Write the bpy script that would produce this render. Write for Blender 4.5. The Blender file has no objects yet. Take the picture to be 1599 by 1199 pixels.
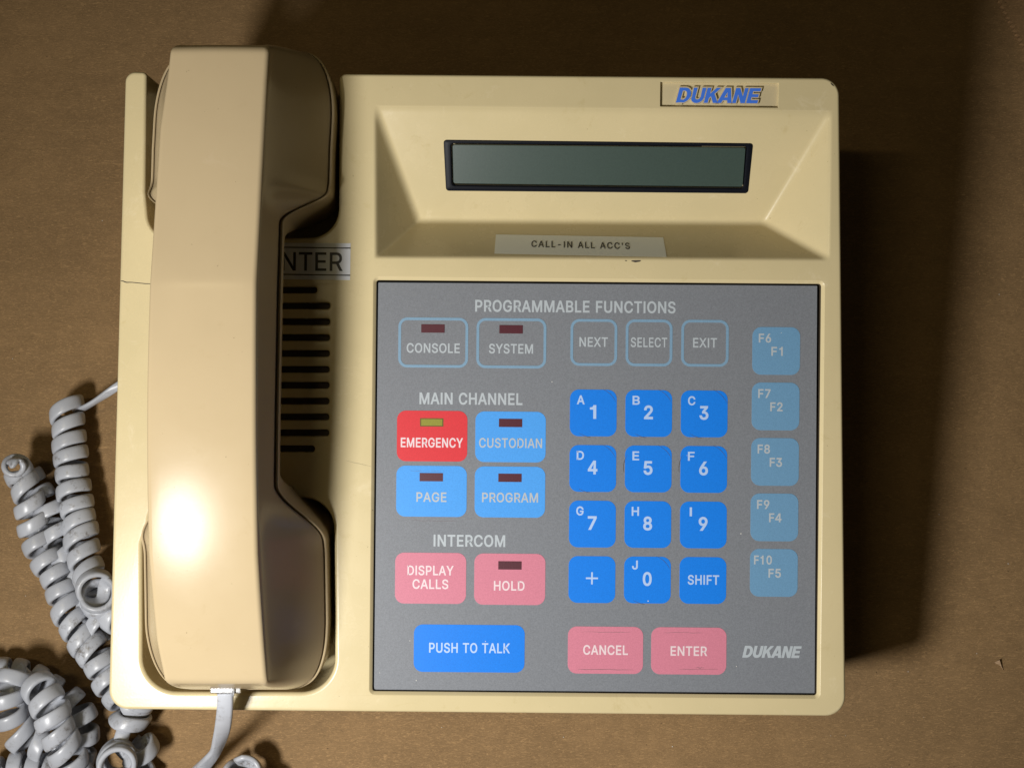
import bpy, bmesh, math, random
import numpy as np
from mathutils import Vector, Matrix, noise
from mathutils.geometry import tessellate_polygon, delaunay_2d_cdt

random.seed(7)
S = bpy.context.scene
COL = S.collection

# ------------------------------------------------------------------ camera, light, exposure
MM = 0.001
DIST = 320.0                 # mm, lens to the telephone's sloping face
FPX = 1600.0                 # focal length in pixels of the 1599 px wide photograph
TILT = math.radians(12.0)    # slope of the telephone's face
Z0 = 66.0                    # mm, height of the face under the lens
ROOT = Matrix.Translation((0, 0, Z0 * MM)) @ Matrix.Rotation(TILT, 4, 'X')

cam_d = bpy.data.cameras.new('camera')
cam = bpy.data.objects.new('camera', cam_d)
COL.objects.link(cam)
cam.matrix_world = ROOT @ Matrix.Translation((0, 0, DIST * MM))
cam_d.sensor_width = 36.0
cam_d.lens = 36.0 * FPX / 1599.0
cam_d.clip_start = 0.01
cam_d.clip_end = 50.0
S.camera = cam

S.view_settings.view_transform = 'Standard'
S.view_settings.look = 'None'
S.view_settings.exposure = 0.0
S.view_settings.gamma = 1.0
S.view_settings.use_curve_mapping = False

W = bpy.data.worlds.new('World')
S.world = W
W.use_nodes = True
bg = W.node_tree.nodes['Background']
bg.inputs['Color'].default_value = (1.0, 0.90, 0.58, 1)
bg.inputs['Strength'].default_value = 0.019

def F(u, v, w):              # face frame (mm) -> world
    return ROOT @ Vector((u * MM, v * MM, w * MM))

def area_lamp(name, face_pos, face_aim, size, power, color):
    d = bpy.data.lights.new(name, 'AREA')
    d.shape = 'DISK'
    d.size = size
    d.energy = power
    d.color = color
    o = bpy.data.objects.new(name, d)
    COL.objects.link(o)
    p, t = F(*face_pos), F(*face_aim)
    o.location = p
    zax = (p - t).normalized()
    xax = ROOT.to_3x3() @ Vector((1, 0, 0)); xax = (xax - zax * xax.dot(zax)).normalized()
    yax = zax.cross(xax)
    o.rotation_euler = Matrix((xax, yax, zax)).transposed().to_euler()
    return o

KEY = area_lamp('desk_lamp_light', (-190, -146, 290), (235, 25, 0), 0.072, 1.76, (1.0, 0.98, 0.955))
SECOND = area_lamp('ceiling_lamp_light', (-259, 124, 620), (-84, 27, 0), 0.18, 0.42, (1.0, 0.84, 0.48))
KEY.data.spread = math.radians(165)
SECOND.data.shape = 'RECTANGLE'; SECOND.data.size_y = 0.013

# ------------------------------------------------------------------ helpers
def P(px, py, w=0.0):        # photograph pixel at depth w -> face frame (mm)
    k = (DIST - w) / FPX
    return Vector(((px - 799.5) * k, (599.5 - py) * k, w))

def PG(px, py, h):           # photograph pixel at height h over the cardboard -> world (m)
    o = ROOT @ Vector((0, 0, DIST * MM))
    d = (ROOT.to_3x3() @ Vector(((px - 799.5), (599.5 - py), -FPX))).normalized()
    t = (h * MM - o.z) / d.z
    return o + d * t

def PP(px, py, p0, n):       # photograph pixel on a plane of the face frame
    o = Vector((0, 0, DIST)); d = Vector((px - 799.5, 599.5 - py, -FPX))
    t = (p0 - o).dot(n) / d.dot(n)
    return o + d * t

def smooth(me, angle=35):
    for p in me.polygons: p.use_smooth = True
    me.set_sharp_from_angle(angle=math.radians(angle))

def mesh_obj(name, verts, faces, mats, parent=None, origin=(0, 0, 0), angle=35, mat_index=None):
    o3 = Vector(origin)
    me = bpy.data.meshes.new(name)
    me.from_pydata([tuple((Vector(v) - o3) * MM) for v in verts], [], faces)
    if not isinstance(mats, (list, tuple)): mats = [mats]
    for m in mats: me.materials.append(m)
    if mat_index: me.polygons.foreach_set('material_index', mat_index)
    bm = bmesh.new(); bm.from_mesh(me)
    bmesh.ops.remove_doubles(bm, verts=bm.verts, dist=2e-7)
    bmesh.ops.recalc_face_normals(bm, faces=bm.faces)
    bm.to_mesh(me); bm.free()
    smooth(me, angle)
    ob = bpy.data.objects.new(name, me)
    COL.objects.link(ob)
    if parent: ob.parent = parent
    return ob

def thing(name, label, cat, face_origin, matrix=None):
    e = bpy.data.objects.new(name, None)
    e.empty_display_size = 0.02
    COL.objects.link(e)
    if matrix is None:
        matrix = ROOT @ Matrix.Translation(Vector(face_origin) * MM)
    e.matrix_world = matrix
    e['label'] = label; e['category'] = cat
    return e

def arc(cx, cy, r, a0, a1, n):
    return [(cx + r * math.cos(math.radians(a0 + (a1 - a0) * i / n)),
             cy + r * math.sin(math.radians(a0 + (a1 - a0) * i / n))) for i in range(n + 1)]

def round_poly(pts, seg=10):
    """pts: (x, y, radius); returns a counter-clockwise loop with rounded corners"""
    out = []; n = len(pts)
    for i in range(n):
        a = Vector(pts[i - 1][:2]); b = Vector(pts[i][:2]); c = Vector(pts[(i + 1) % n][:2]); r = pts[i][2]
        if r <= 0: out.append(tuple(b)); continue
        d0 = (a - b).normalized(); d1 = (c - b).normalized()
        ang = math.acos(max(-1, min(1, d0.dot(d1))))
        t = r / math.tan(ang / 2)
        cen = b + (d0 + d1).normalized() * (r / math.sin(ang / 2))
        p0 = b + d0 * t - cen; p1 = b + d1 * t - cen
        a0 = math.atan2(p0.y, p0.x); a1 = math.atan2(p1.y, p1.x)
        da = (a1 - a0 + math.pi) % (2 * math.pi) - math.pi
        for k in range(seg + 1):
            q = a0 + da * k / seg
            out.append((cen.x + r * math.cos(q), cen.y + r * math.sin(q)))
    area = sum(out[i - 1][0] * out[i][1] - out[i][0] * out[i - 1][1] for i in range(len(out)))
    return out if area > 0 else out[::-1]

def offset(loop, d):
    """positive d moves a counter-clockwise loop outward"""
    n = len(loop); out = []
    for i in range(n):
        a = Vector(loop[i - 1]); b = Vector(loop[i]); c = Vector(loop[(i + 1) % n])
        e0 = (b - a).normalized(); e1 = (c - b).normalized()
        n0 = Vector((e0.y, -e0.x)); n1 = Vector((e1.y, -e1.x))
        m = n0 + n1
        m = m / max(0.3, m.dot(n1) if m.length > 1e-6 else 1)
        out.append(tuple(b + m * d))
    return out

class Builder:
    def __init__(self): self.v = []; self.f = []; self.m = []
    def loop(self, pts, w):
        i0 = len(self.v)
        for p in pts:
            self.v.append((p[0], p[1], w(p) if callable(w) else w))
        return list(range(i0, len(self.v)))
    def bridge(self, a, b, mi=0):
        n = len(a)
        for i in range(n):
            j = (i + 1) % n
            self.f.append((a[i], a[j], b[j], b[i])); self.m.append(mi)
    def fill(self, outer, holes=(), mi=0):
        idx = list(outer); loops = [[Vector(self.v[i]) for i in outer]]
        for h in holes:
            idx += list(h); loops.append([Vector(self.v[i]) for i in h])
        flat = [[Vector((p.x, p.y, 0)) for p in l] for l in loops]
        for t in tessellate_polygon(flat):
            self.f.append(tuple(idx[k] for k in t)); self.m.append(mi)

# ------------------------------------------------------------------ materials
def new_mat(name):
    m = bpy.data.materials.new(name); m.use_nodes = True
    nt = m.node_tree
    return m, nt, nt.nodes['Principled BSDF']

def N(nt, kind, **kw):
    n = nt.nodes.new(kind)
    for k, v in kw.items():
        if k in n.inputs: n.inputs[k].default_value = v
        else: setattr(n, k, v)
    return n

def obj_coord(nt, scale=(1, 1, 1)):
    tc = N(nt, 'ShaderNodeTexCoord'); mp = N(nt, 'ShaderNodeMapping')
    mp.inputs['Scale'].default_value = scale
    nt.links.new(tc.outputs['Object'], mp.inputs['Vector'])
    return mp.outputs['Vector']

def ramp(nt, fac, stops):
    r = N(nt, 'ShaderNodeValToRGB')
    e = r.color_ramp.elements
    while len(e) < len(stops): e.new(0.5)
    for k, (pos, col) in enumerate(stops):
        e[k].position = pos; e[k].color = (*col, 1) if len(col) == 3 else col
    nt.links.new(fac, r.inputs['Fac'])
    return r.outputs['Color']

def mixc(nt, fac, a, b, mode='MIX'):
    m = N(nt, 'ShaderNodeMix', data_type='RGBA', blend_type=mode)
    for sock, val in ((m.inputs[0], fac), (m.inputs[6], a), (m.inputs[7], b)):
        if hasattr(val, 'links'): nt.links.new(val, sock)
        else: sock.default_value = val if not isinstance(val, tuple) else (*val, 1)[:4]
    return m.outputs[2]

def plastic(name, col, dirt, rough, peel=0.05, ior=1.5, spec=0.5, wear=0.5):
    m, nt, b = new_mat(name)
    v = obj_coord(nt)
    n1 = N(nt, 'ShaderNodeTexNoise', Scale=28.0, Detail=5.0, Roughness=0.6); nt.links.new(v, n1.inputs['Vector'])
    c = ramp(nt, n1.outputs['Fac'], [(0.30, dirt), (0.62, col)])
    n0 = N(nt, 'ShaderNodeTexNoise', Scale=75.0, Detail=8.0, Roughness=0.75, Distortion=0.6); nt.links.new(v, n0.inputs['Vector'])
    c = mixc(nt, ramp(nt, n0.outputs['Fac'], [(0.60, (0, 0, 0)), (0.72, (wear, wear, wear))]), c, (min(1, col[0] * 1.13), min(1, col[1] * 1.16), min(1, col[2] * 1.3)))
    c = mixc(nt, ramp(nt, n0.outputs['Fac'], [(0.30, (wear, wear, wear)), (0.40, (0, 0, 0))]), c, (col[0] * .86, col[1] * .84, col[2] * .76))
    # specks of grime
    n2 = N(nt, 'ShaderNodeTexNoise', Scale=900.0, Detail=2.0); nt.links.new(v, n2.inputs['Vector'])
    s = ramp(nt, n2.outputs['Fac'], [(0.765, (0, 0, 0)), (0.80, (1, 1, 1))])
    c = mixc(nt, s, c, (col[0] * .5, col[1] * .48, col[2] * .45))
    nt.links.new(c, b.inputs['Base Color'])
    n3 = N(nt, 'ShaderNodeTexNoise', Scale=55.0, Detail=6.0, Roughness=0.7); nt.links.new(v, n3.inputs['Vector'])
    mr = N(nt, 'ShaderNodeMapRange')
    mr.inputs['From Min'].default_value = 0.3; mr.inputs['From Max'].default_value = 0.7
    mr.inputs['To Min'].default_value = rough * 0.85; mr.inputs['To Max'].default_value = rough * 1.2
    nt.links.new(n3.outputs['Fac'], mr.inputs['Value'])
    nt.links.new(mr.outputs['Result'], b.inputs['Roughness'])
    n4 = N(nt, 'ShaderNodeTexNoise', Scale=1400.0, Detail=2.0); nt.links.new(v, n4.inputs['Vector'])
    bp = N(nt, 'ShaderNodeBump', Strength=peel, Distance=0.0002)
    nt.links.new(n4.outputs['Fac'], bp.inputs['Height'])
    nt.links.new(bp.outputs['Normal'], b.inputs['Normal'])
    b.inputs['IOR'].default_value = ior
    b.inputs['Specular IOR Level'].default_value = spec
    return m

def flat(name, col, rough=0.5, grain=0.0, scale=2600.0, spec=0.5):
    m, nt, b = new_mat(name)
    b.inputs['Roughness'].default_value = rough
    b.inputs['Specular IOR Level'].default_value = spec
    if grain > 0:
        v = obj_coord(nt)
        n = N(nt, 'ShaderNodeTexNoise', Scale=scale, Detail=3.0, Roughness=0.7); nt.links.new(v, n.inputs['Vector'])
        lo = tuple(c * (1 - grain) for c in col); hi = tuple(min(1, c * (1 + grain)) for c in col)
        nt.links.new(ramp(nt, n.outputs['Fac'], [(0.3, lo), (0.7, hi)]), b.inputs['Base Color'])
        bp = N(nt, 'ShaderNodeBump', Strength=0.35 * grain + 0.1, Distance=0.0001)
        nt.links.new(n.outputs['Fac'], bp.inputs['Height'])
        nt.links.new(bp.outputs['Normal'], b.inputs['Normal'])
    else:
        b.inputs['Base Color'].default_value = (*col, 1)
    return m

CREAM = plastic('cream_housing_plastic', (0.61, 0.51, 0.295), (0.57, 0.48, 0.275), 0.26, 0.06, 1.45, 0.36, 0.8)
PEACH = plastic('cream_handset_plastic', (0.475, 0.374, 0.226), (0.455, 0.357, 0.215), 0.20, 0.02, 1.45, 0.12, 0.3)
SHADEPL = flat('shaded_hollow_plastic', (0.055, 0.040, 0.024), 0.6)  # housing plastic darkened in colour to stand in for shade inside the hollows
PANEL = flat('grey_overlay_film', (0.186, 0.198, 0.220), 0.46, 0.16, 2600.0, 0.26)
INK = flat('pale_grey_ink', (0.41, 0.455, 0.49), 0.5)
LILAC = flat('pale_lilac_ink', (0.40, 0.54, 0.80), 0.5)
PALEPINK = flat('pale_pink_ink', (0.72, 0.58, 0.61), 0.5)
BLUE = flat('strong_blue_ink', (0.008, 0.190, 0.74), 0.46, 0.10, 2600.0, 0.25)
SKY = flat('light_blue_ink', (0.068, 0.32, 0.79), 0.46, 0.10, 2600.0, 0.25)
STEEL = flat('dull_steel_blue_ink', (0.135, 0.285, 0.45), 0.46, 0.10, 2600.0, 0.3)
STEELLINE = flat('steel_blue_line_ink', (0.18, 0.31, 0.44), 0.46, 0.10)
RED = flat('red_ink', (0.62, 0.038, 0.048), 0.46, 0.10, 2600.0, 0.25)
PINK = flat('pink_ink', (0.57, 0.195, 0.265), 0.46, 0.10, 2600.0, 0.25)
MAROON = flat('dark_maroon_window', (0.075, 0.012, 0.022), 0.4, 0.15)
OLIVE = flat('olive_window', (0.24, 0.235, 0.02), 0.4, 0.15)
OLIVEDARK = flat('dark_olive_edge', (0.10, 0.085, 0.01), 0.4)
BLACK = flat('black_bezel_plastic', (0.006, 0.007, 0.011), 0.45, 0.2, 2600.0, 0.12)
LCD = flat('lcd_glass', (0.044, 0.070, 0.059), 0.31, 0.10, 1800.0, 1.0)
LOGOBLUE = flat('blue_logo_paint', (0.055, 0.185, 0.74), 0.4)
BADGE = plastic('grimy_badge_plastic', (0.60, 0.51, 0.31), (0.50, 0.42, 0.26), 0.4)
PAPER = flat('white_label_paper', (0.66, 0.68, 0.72), 0.45)
BLACKINK = flat('black_ink', (0.012, 0.012, 0.014), 0.5)
GRIME = flat('dark_grime', (0.05, 0.04, 0.03), 0.7)
SCRATCH = flat('dull_scratch', (0.13, 0.09, 0.095), 0.6)
SPECK = flat('white_dust', (0.75, 0.73, 0.68), 0.7)

def cord_material():
    m, nt, b = new_mat('grey_cord_vinyl')
    v = obj_coord(nt)
    n1 = N(nt, 'ShaderNodeTexNoise', Scale=70.0, Detail=4.0); nt.links.new(v, n1.inputs['Vector'])
    c = ramp(nt, n1.outputs['Fac'], [(0.35, (0.365, 0.38, 0.415)), (0.65, (0.445, 0.465, 0.51))])
    n2 = N(nt, 'ShaderNodeTexNoise', Scale=260.0, Detail=7.0, Roughness=0.75); nt.links.new(v, n2.inputs['Vector'])
    n3 = N(nt, 'ShaderNodeTexNoise', Scale=45.0, Detail=1.0); nt.links.new(v, n3.inputs['Vector'])
    k = N(nt, 'ShaderNodeMath', operation='MULTIPLY')
    nt.links.new(ramp(nt, n2.outputs['Fac'], [(0.54, (0, 0, 0)), (0.66, (.85, .85, .85))]), k.inputs[0])
    nt.links.new(ramp(nt, n3.outputs['Fac'], [(0.46, (0, 0, 0)), (0.62, (1, 1, 1))]), k.inputs[1])
    c = mixc(nt, k.outputs[0], c, (0.13, 0.115, 0.10))
    nt.links.new(c, b.inputs['Base Color'])
    b.inputs['Roughness'].default_value = 0.34
    return m
CORD = cord_material()

def clear_material():
    m, nt, b = new_mat('clear_connector_plastic')
    b.inputs['Base Color'].default_value = (0.50, 0.51, 0.52, 1)
    b.inputs['Roughness'].default_value = 0.18
    b.inputs['Transmission Weight'].default_value = 0.85
    b.inputs['IOR'].default_value = 1.45
    return m
CLEAR = clear_material()

def tape_material():
    m, nt, b = new_mat('frosted_label_tape')
    b.inputs['Base Color'].default_value = (0.90, 0.92, 0.84, 1)
    b.inputs['Roughness'].default_value = 0.4
    b.inputs['Alpha'].default_value = 0.82
    return m
TAPE = tape_material()

def cardboard_material(name, base=(0.255, 0.158, 0.072)):
    m, nt, b = new_mat(name)
    tc = N(nt, 'ShaderNodeTexCoord')
    def mapped(scale, rot=0.0):
        mp = N(nt, 'ShaderNodeMapping'); mp.inputs['Scale'].default_value = scale
        mp.inputs['Rotation'].default_value = (0, 0, rot)
        nt.links.new(tc.outputs['Object'], mp.inputs['Vector']); return mp.outputs['Vector']
    def noi(vec, scale, detail, rough=0.6, dist=0.0):
        n = N(nt, 'ShaderNodeTexNoise', Scale=scale, Detail=detail, Roughness=rough, Distortion=dist)
        nt.links.new(vec, n.inputs['Vector']); return n.outputs['Fac']
    dk = tuple(c * 0.80 for c in base); lt = tuple(c * 1.16 for c in base)
    c = ramp(nt, noi(mapped((1, 1, 1)), 22, 6, 0.65), [(0.3, dk), (0.7, lt)])
    c = mixc(nt, ramp(nt, noi(mapped((9, 120, 9), 0.03), 1.0, 3, 0.6), [(0.35, (.5, .5, .5)), (0.62, (0, 0, 0))]), c, tuple(x * 0.86 for x in base))
    # pale and dark pulp fibres lying mostly along the sheet, at scattered angles
    f1 = noi(mapped((260, 1500, 260), 0.12), 1.0, 5, 0.75, 2.6)
    f2 = noi(mapped((380, 1300, 260), 0.75), 1.0, 4, 0.7, 2.2)
    f3 = noi(mapped((420, 1500, 260), -0.55), 1.0, 4, 0.7, 2.2)
    bl = noi(mapped((1, 1, 1)), 130, 5, 0.7)
    c = mixc(nt, ramp(nt, bl, [(0.35, (.35, .35, .35)), (0.6, (0, 0, 0))]), c, tuple(x * 0.7 for x in base))
    c = mixc(nt, ramp(nt, f1, [(0.53, (0, 0, 0)), (0.66, (.8, .8, .8))]), c, tuple(x * 1.75 for x in base))
    c = mixc(nt, ramp(nt, f2, [(0.56, (0, 0, 0)), (0.68, (.8, .8, .8))]), c, tuple(x * 1.7 for x in base))
    c = mixc(nt, ramp(nt, f3, [(0.32, (.8, .8, .8)), (0.44, (0, 0, 0))]), c, tuple(x * 0.6 for x in base))
    sp = noi(mapped((1, 1, 1)), 750, 1)
    c = mixc(nt, ramp(nt, sp, [(0.76, (0, 0, 0)), (0.82, (.8, .8, .8))]), c, tuple(x * 0.25 for x in base))
    nt.links.new(c, b.inputs['Base Color'])
    b.inputs['Roughness'].default_value = 0.75
    b.inputs['Specular IOR Level'].default_value = 0.25
    bp = N(nt, 'ShaderNodeBump', Strength=0.6, Distance=0.0003)
    nt.links.new(noi(mapped((300, 1400, 300), 0.12), 1.0, 5, 0.75, 2.4), bp.inputs['Height'])
    bp2 = N(nt, 'ShaderNodeBump', Strength=0.5, Distance=0.002)
    nt.links.new(noi(mapped((1, 1, 1)), 30, 3), bp2.inputs['Height'])
    nt.links.new(bp2.outputs['Normal'], bp.inputs['Normal'])
    nt.links.new(bp.outputs['Normal'], b.inputs['Normal'])
    return m
CARD = cardboard_material('brown_cardboard')
GLYPHS = {
 'A': (480, ["16,0 201,509 276,509 463,0 395,0 287,302 264,372 232,478 245,478 213,371 191,302 85,0", "110,142 110,199 370,199 370,142"]),
 'B': (456, ["60,0 60,509 241,509 266,508 289,504 310,499 329,491 345,481 359,469 371,456 381,442 388,426 394,410 397,392 398,374 397,358 395,344 392,331 387,320 380,310 373,301 365,293 356,286 347,280 336,275 326,270 315,267 315,262 327,261 339,257 351,252 363,245 374,237 385,227 394,216 402,203 409,189 414,173 417,155 418,136 417,117 413,100 408,83 400,67 390,52 377,39 362,28 344,18 324,10 301,4 275,1 247,0", "125,57 245,57 272,58 296,63 315,70 330,80 341,92 349,105 354,120 355,137 355,149 352,161 348,173 342,184 335,194 327,203 317,211 306,218 293,224 279,228 264,230 248,231 125,231", "125,285 238,285 252,286 265,288 277,291 288,296 299,302 308,309 316,317 323,326 329,337 333,348 335,359 336,372 334,388 330,403 323,417 313,429 299,439 283,446 263,450 240,452 125,452"]),
 'C': (510, ["267,-7 235,-5 205,1 177,11 150,25 126,42 104,63 86,88 70,115 57,146 48,179 42,215 40,254 42,293 48,329 57,362 70,393 86,421 104,445 126,466 150,484 177,498 205,508 235,514 267,516 286,515 305,513 323,509 340,504 357,498 373,490 388,481 402,471 415,460 427,447 438,433 448,418 456,402 463,385 469,367 473,348 408,348 405,361 401,373 395,384 389,395 382,404 375,413 366,421 357,428 348,435 337,440 327,445 315,449 304,452 292,454 280,455 267,456 245,454 223,450 203,443 184,432 166,419 150,403 137,385 125,364 116,340 109,314 105,285 103,254 105,223 109,194 116,168 125,145 137,123 151,105 166,89 184,76 203,66 223,59 245,54 267,53 280,53 292,55 304,57 315,60 327,64 337,69 348,74 357,81 366,88 375,96 382,105 389,114 395,125 401,136 405,148 408,160 473,160 469,142 463,124 457,107 448,91 438,76 428,62 416,49 402,38 388,28 373,19 357,11 341,5 323,0 305,-4 286,-6"]),
 'D': (502, ["219,0 96,0 96,57 215,57 244,58 272,63 296,70 318,81 337,94 354,110 368,128 379,149 388,172 394,198 398,226 399,255 398,285 394,312 388,337 379,361 368,381 354,399 338,415 320,428 299,438 275,446 249,450 221,452 93,452 93,509 225,509 261,507 294,501 325,492 353,478 377,461 399,441 418,418 433,391 446,361 455,329 460,293 462,255 460,217 455,181 446,149 433,119 417,92 398,68 376,48 351,31 322,17 291,8 256,2", "125,509 125,0 60,0 60,509"]),
 'E': (419, ["60,0 60,509 372,509 372,452 125,452 125,286 355,286 355,229 125,229 125,57 375,57 375,0"]),
 'F': (410, ["60,0 60,509 369,509 369,452 125,452 125,278 346,278 346,221 125,221 125,0"]),
 'G': (520, ["269,-7 236,-5 205,1 176,11 149,25 125,43 104,64 85,88 69,116 57,146 47,179 42,215 40,254 42,293 47,329 57,362 69,393 85,421 103,445 125,466 149,484 175,498 203,508 233,514 265,516 285,515 304,513 322,509 340,504 358,497 374,489 389,480 403,469 416,458 429,445 439,431 449,416 458,401 465,384 470,367 474,349 408,349 404,361 399,372 393,383 387,393 380,403 373,411 365,420 356,427 347,434 337,439 326,444 315,448 304,452 291,454 279,455 265,456 243,454 222,450 202,443 183,432 166,419 150,404 137,385 125,364 116,340 109,314 105,285 103,254 105,223 109,194 116,168 125,145 137,124 151,105 166,90 184,76 203,66 224,59 246,54 269,53 290,54 309,57 328,63 345,71 360,81 374,93 386,107 396,123 404,141 410,160 414,180 415,202 434,199 283,199 283,256 478,256 478,200 476,170 471,141 463,115 451,91 436,69 419,50 399,33 377,19 352,8 326,0 298,-5"]),
 'H': (517, ["60,0 60,509 125,509 125,289 392,289 392,509 457,509 457,0 392,0 392,232 125,232 125,0"]),
 'I': (300, ["31,0 31,57 118,57 118,452 31,452 31,509 269,509 269,452 183,452 183,57 269,57 269,0"]),
 'J': (396, ["185,-7 153,-4 124,3 98,15 75,33 57,55 44,81 36,111 33,145 33,173 98,173 98,145 99,123 104,104 111,88 122,74 134,64 149,56 166,51 185,50 204,51 220,56 235,64 248,74 258,88 266,104 270,123 272,145 272,509 336,509 336,145 334,111 326,81 313,55 294,33 271,15 246,3 217,-4"]),
 'K': (467, ["104,145 104,216 139,261 174,303 212,344 364,509 448,509 231,276 228,276", "60,0 60,509 125,509 125,334 124,225 125,193 125,0", "372,0 188,259 228,309 449,0"]),
 'L': (393, ["60,0 60,509 125,509 125,57 361,57 361,0"]),
 'M': (628, ["60,0 60,509 152,509 277,187 287,159 299,123 311,84 322,49 307,49 318,83 330,121 342,158 352,187 476,509 568,509 568,0 504,0 504,291 504,327 505,369 506,413 507,457 513,457 498,409 482,363 467,322 456,291 342,0 286,0 170,291 159,321 145,361 129,408 112,457 119,457 120,416 121,372 122,328 122,291 122,0"]),
 'N': (523, ["60,0 60,509 136,509 343,183 363,151 388,107 414,55 405,54 401,108 399,157 399,195 399,509 463,509 463,0 387,0 202,290 177,331 148,381 108,452 119,454 122,384 124,328 125,291 125,0"]),
 'O': (533, ["267,-7 235,-5 205,1 177,11 150,25 126,42 105,63 86,88 70,115 57,146 48,179 42,215 40,254 42,293 48,329 57,362 70,393 86,421 105,445 126,466 150,484 177,498 205,508 235,514 267,516 299,514 329,508 357,498 384,484 408,466 429,445 448,421 464,393 477,362 486,329 491,293 493,254 491,215 486,179 477,146 464,115 448,88 429,63 408,42 384,25 357,11 329,1 299,-5", "267,53 289,54 310,59 330,66 349,76 367,89 383,105 396,123 408,144 418,168 425,194 429,223 430,254 429,286 425,314 418,341 408,365 396,386 383,404 367,420 349,433 330,443 310,450 289,454 267,456 245,454 223,450 203,443 184,433 167,420 151,404 137,385 125,364 116,340 109,314 105,285 103,254 105,223 109,194 116,168 125,144 137,123 151,105 167,89 184,76 203,66 223,59 245,54"]),
 'P': (445, ["60,0 60,509 235,509 263,507 289,503 312,497 332,487 350,476 366,462 379,447 390,430 398,411 404,391 407,370 409,348 407,325 404,304 398,284 390,265 379,248 366,233 350,219 332,207 312,198 289,191 263,187 235,186 109,186 109,242 233,242 252,243 269,246 284,250 297,256 308,264 318,272 327,282 333,294 338,306 342,319 344,333 344,348 344,362 342,376 338,389 333,402 326,413 318,423 308,431 297,439 284,444 268,449 251,451 232,452 125,452 125,0"]),
 'R': (449, ["60,0 60,509 236,509 264,507 290,504 313,497 333,489 351,478 367,465 380,450 390,433 399,415 405,395 408,374 409,352 408,330 405,309 399,290 390,271 380,255 367,240 351,228 333,217 312,209 289,203 264,199 236,198 96,198 96,255 234,255 252,256 269,258 284,262 298,267 309,273 319,281 327,290 334,300 339,312 342,324 344,338 345,352 344,367 342,380 339,393 334,405 327,415 319,425 309,433 298,440 284,445 269,449 252,451 233,452 125,452 125,0", "353,0 230,229 303,229 428,0"]),
 'S': (447, ["224,-9 197,-8 172,-4 149,1 128,9 108,19 91,31 76,45 64,60 54,77 46,96 41,115 38,137 104,137 107,123 110,110 116,98 123,88 132,79 142,71 154,64 166,59 180,55 194,52 209,50 224,49 241,50 257,52 272,55 286,60 299,66 311,74 321,82 329,92 336,102 341,114 345,126 346,139 345,151 342,161 338,171 332,179 325,186 316,193 307,199 296,205 284,209 272,214 259,218 245,222 184,239 154,249 128,260 105,274 86,289 71,307 60,326 54,348 52,372 53,393 58,413 65,431 75,448 87,463 102,476 119,488 138,498 158,506 180,511 203,514 227,516 252,514 275,511 296,505 316,498 334,488 351,476 365,463 377,449 387,433 394,415 399,397 401,378 337,378 334,396 326,412 316,426 302,437 286,447 267,453 247,457 225,459 209,458 194,456 180,452 167,448 156,442 145,435 136,427 129,418 123,409 118,398 116,387 115,376 116,363 119,352 124,342 131,334 139,326 148,319 158,313 169,308 180,304 191,300 202,296 212,293 264,279 312,264 324,258 336,252 347,245 359,238 369,229 379,220 387,209 395,198 401,185 405,171 407,155 408,139 407,118 403,99 396,81 386,64 374,48 360,34 343,21 323,11 302,2 278,-4 252,-8"]),
 'T': (449, ["32,452 32,509 417,509 417,452 257,452 257,0 193,0 193,452"]),
 'U': (517, ["259,-8 230,-7 203,-2 177,5 154,15 133,28 114,43 98,60 85,80 74,101 66,124 62,148 60,173 60,509 124,509 124,178 125,160 128,144 133,128 141,113 150,99 160,87 173,77 187,68 203,61 220,56 239,53 259,52 279,53 298,56 315,61 331,68 345,77 357,87 368,99 377,113 384,128 389,144 392,160 393,178 393,509 457,509 457,173 456,148 451,124 443,101 433,80 419,60 403,43 384,28 363,15 340,5 315,-2 288,-7"]),
 'X': (474, ["18,0 217,284 217,236 29,509 104,509 178,400 204,361 223,329 243,292 232,292 252,329 272,361 298,400 374,509 446,509 259,239 259,287 456,0 382,0 292,129 268,165 250,195 230,231 244,231 225,196 206,166 182,129 91,0"]),
 'Y': (472, ["203,0 203,208 16,509 91,509 192,344 222,292 229,279 236,264 243,248 250,230 224,230 231,248 237,265 244,280 251,293 280,344 381,509 455,509 268,208 268,0"]),
 '0': (453, ["227,-7 199,-5 174,1 151,11 130,24 111,41 95,62 80,86 69,113 60,144 53,178 49,214 48,254 49,294 53,330 60,364 69,395 81,422 95,447 112,467 130,484 151,498 174,508 200,514 227,516 254,514 279,508 302,498 323,484 342,467 358,447 372,422 384,395 393,364 400,330 404,294 405,254 404,214 400,178 393,144 384,113 373,86 359,62 342,41 323,24 302,11 279,1 254,-5", "227,50 245,51 261,56 276,63 290,74 303,87 313,103 323,122 330,144 336,168 340,194 343,223 344,254 343,285 340,314 336,341 330,365 323,387 313,405 303,422 290,435 276,446 261,453 245,458 227,460 209,458 192,453 177,446 163,435 151,422 140,405 131,387 123,365 117,341 113,314 110,285 109,254 110,223 113,194 117,168 123,144 131,122 140,103 151,87 163,74 177,63 192,56 209,51"]),
 '1': (453, ["76,0 76,55 391,55 391,0", "276,509 276,0 212,0 212,448 209,448 86,358 86,427 198,509"]),
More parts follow.
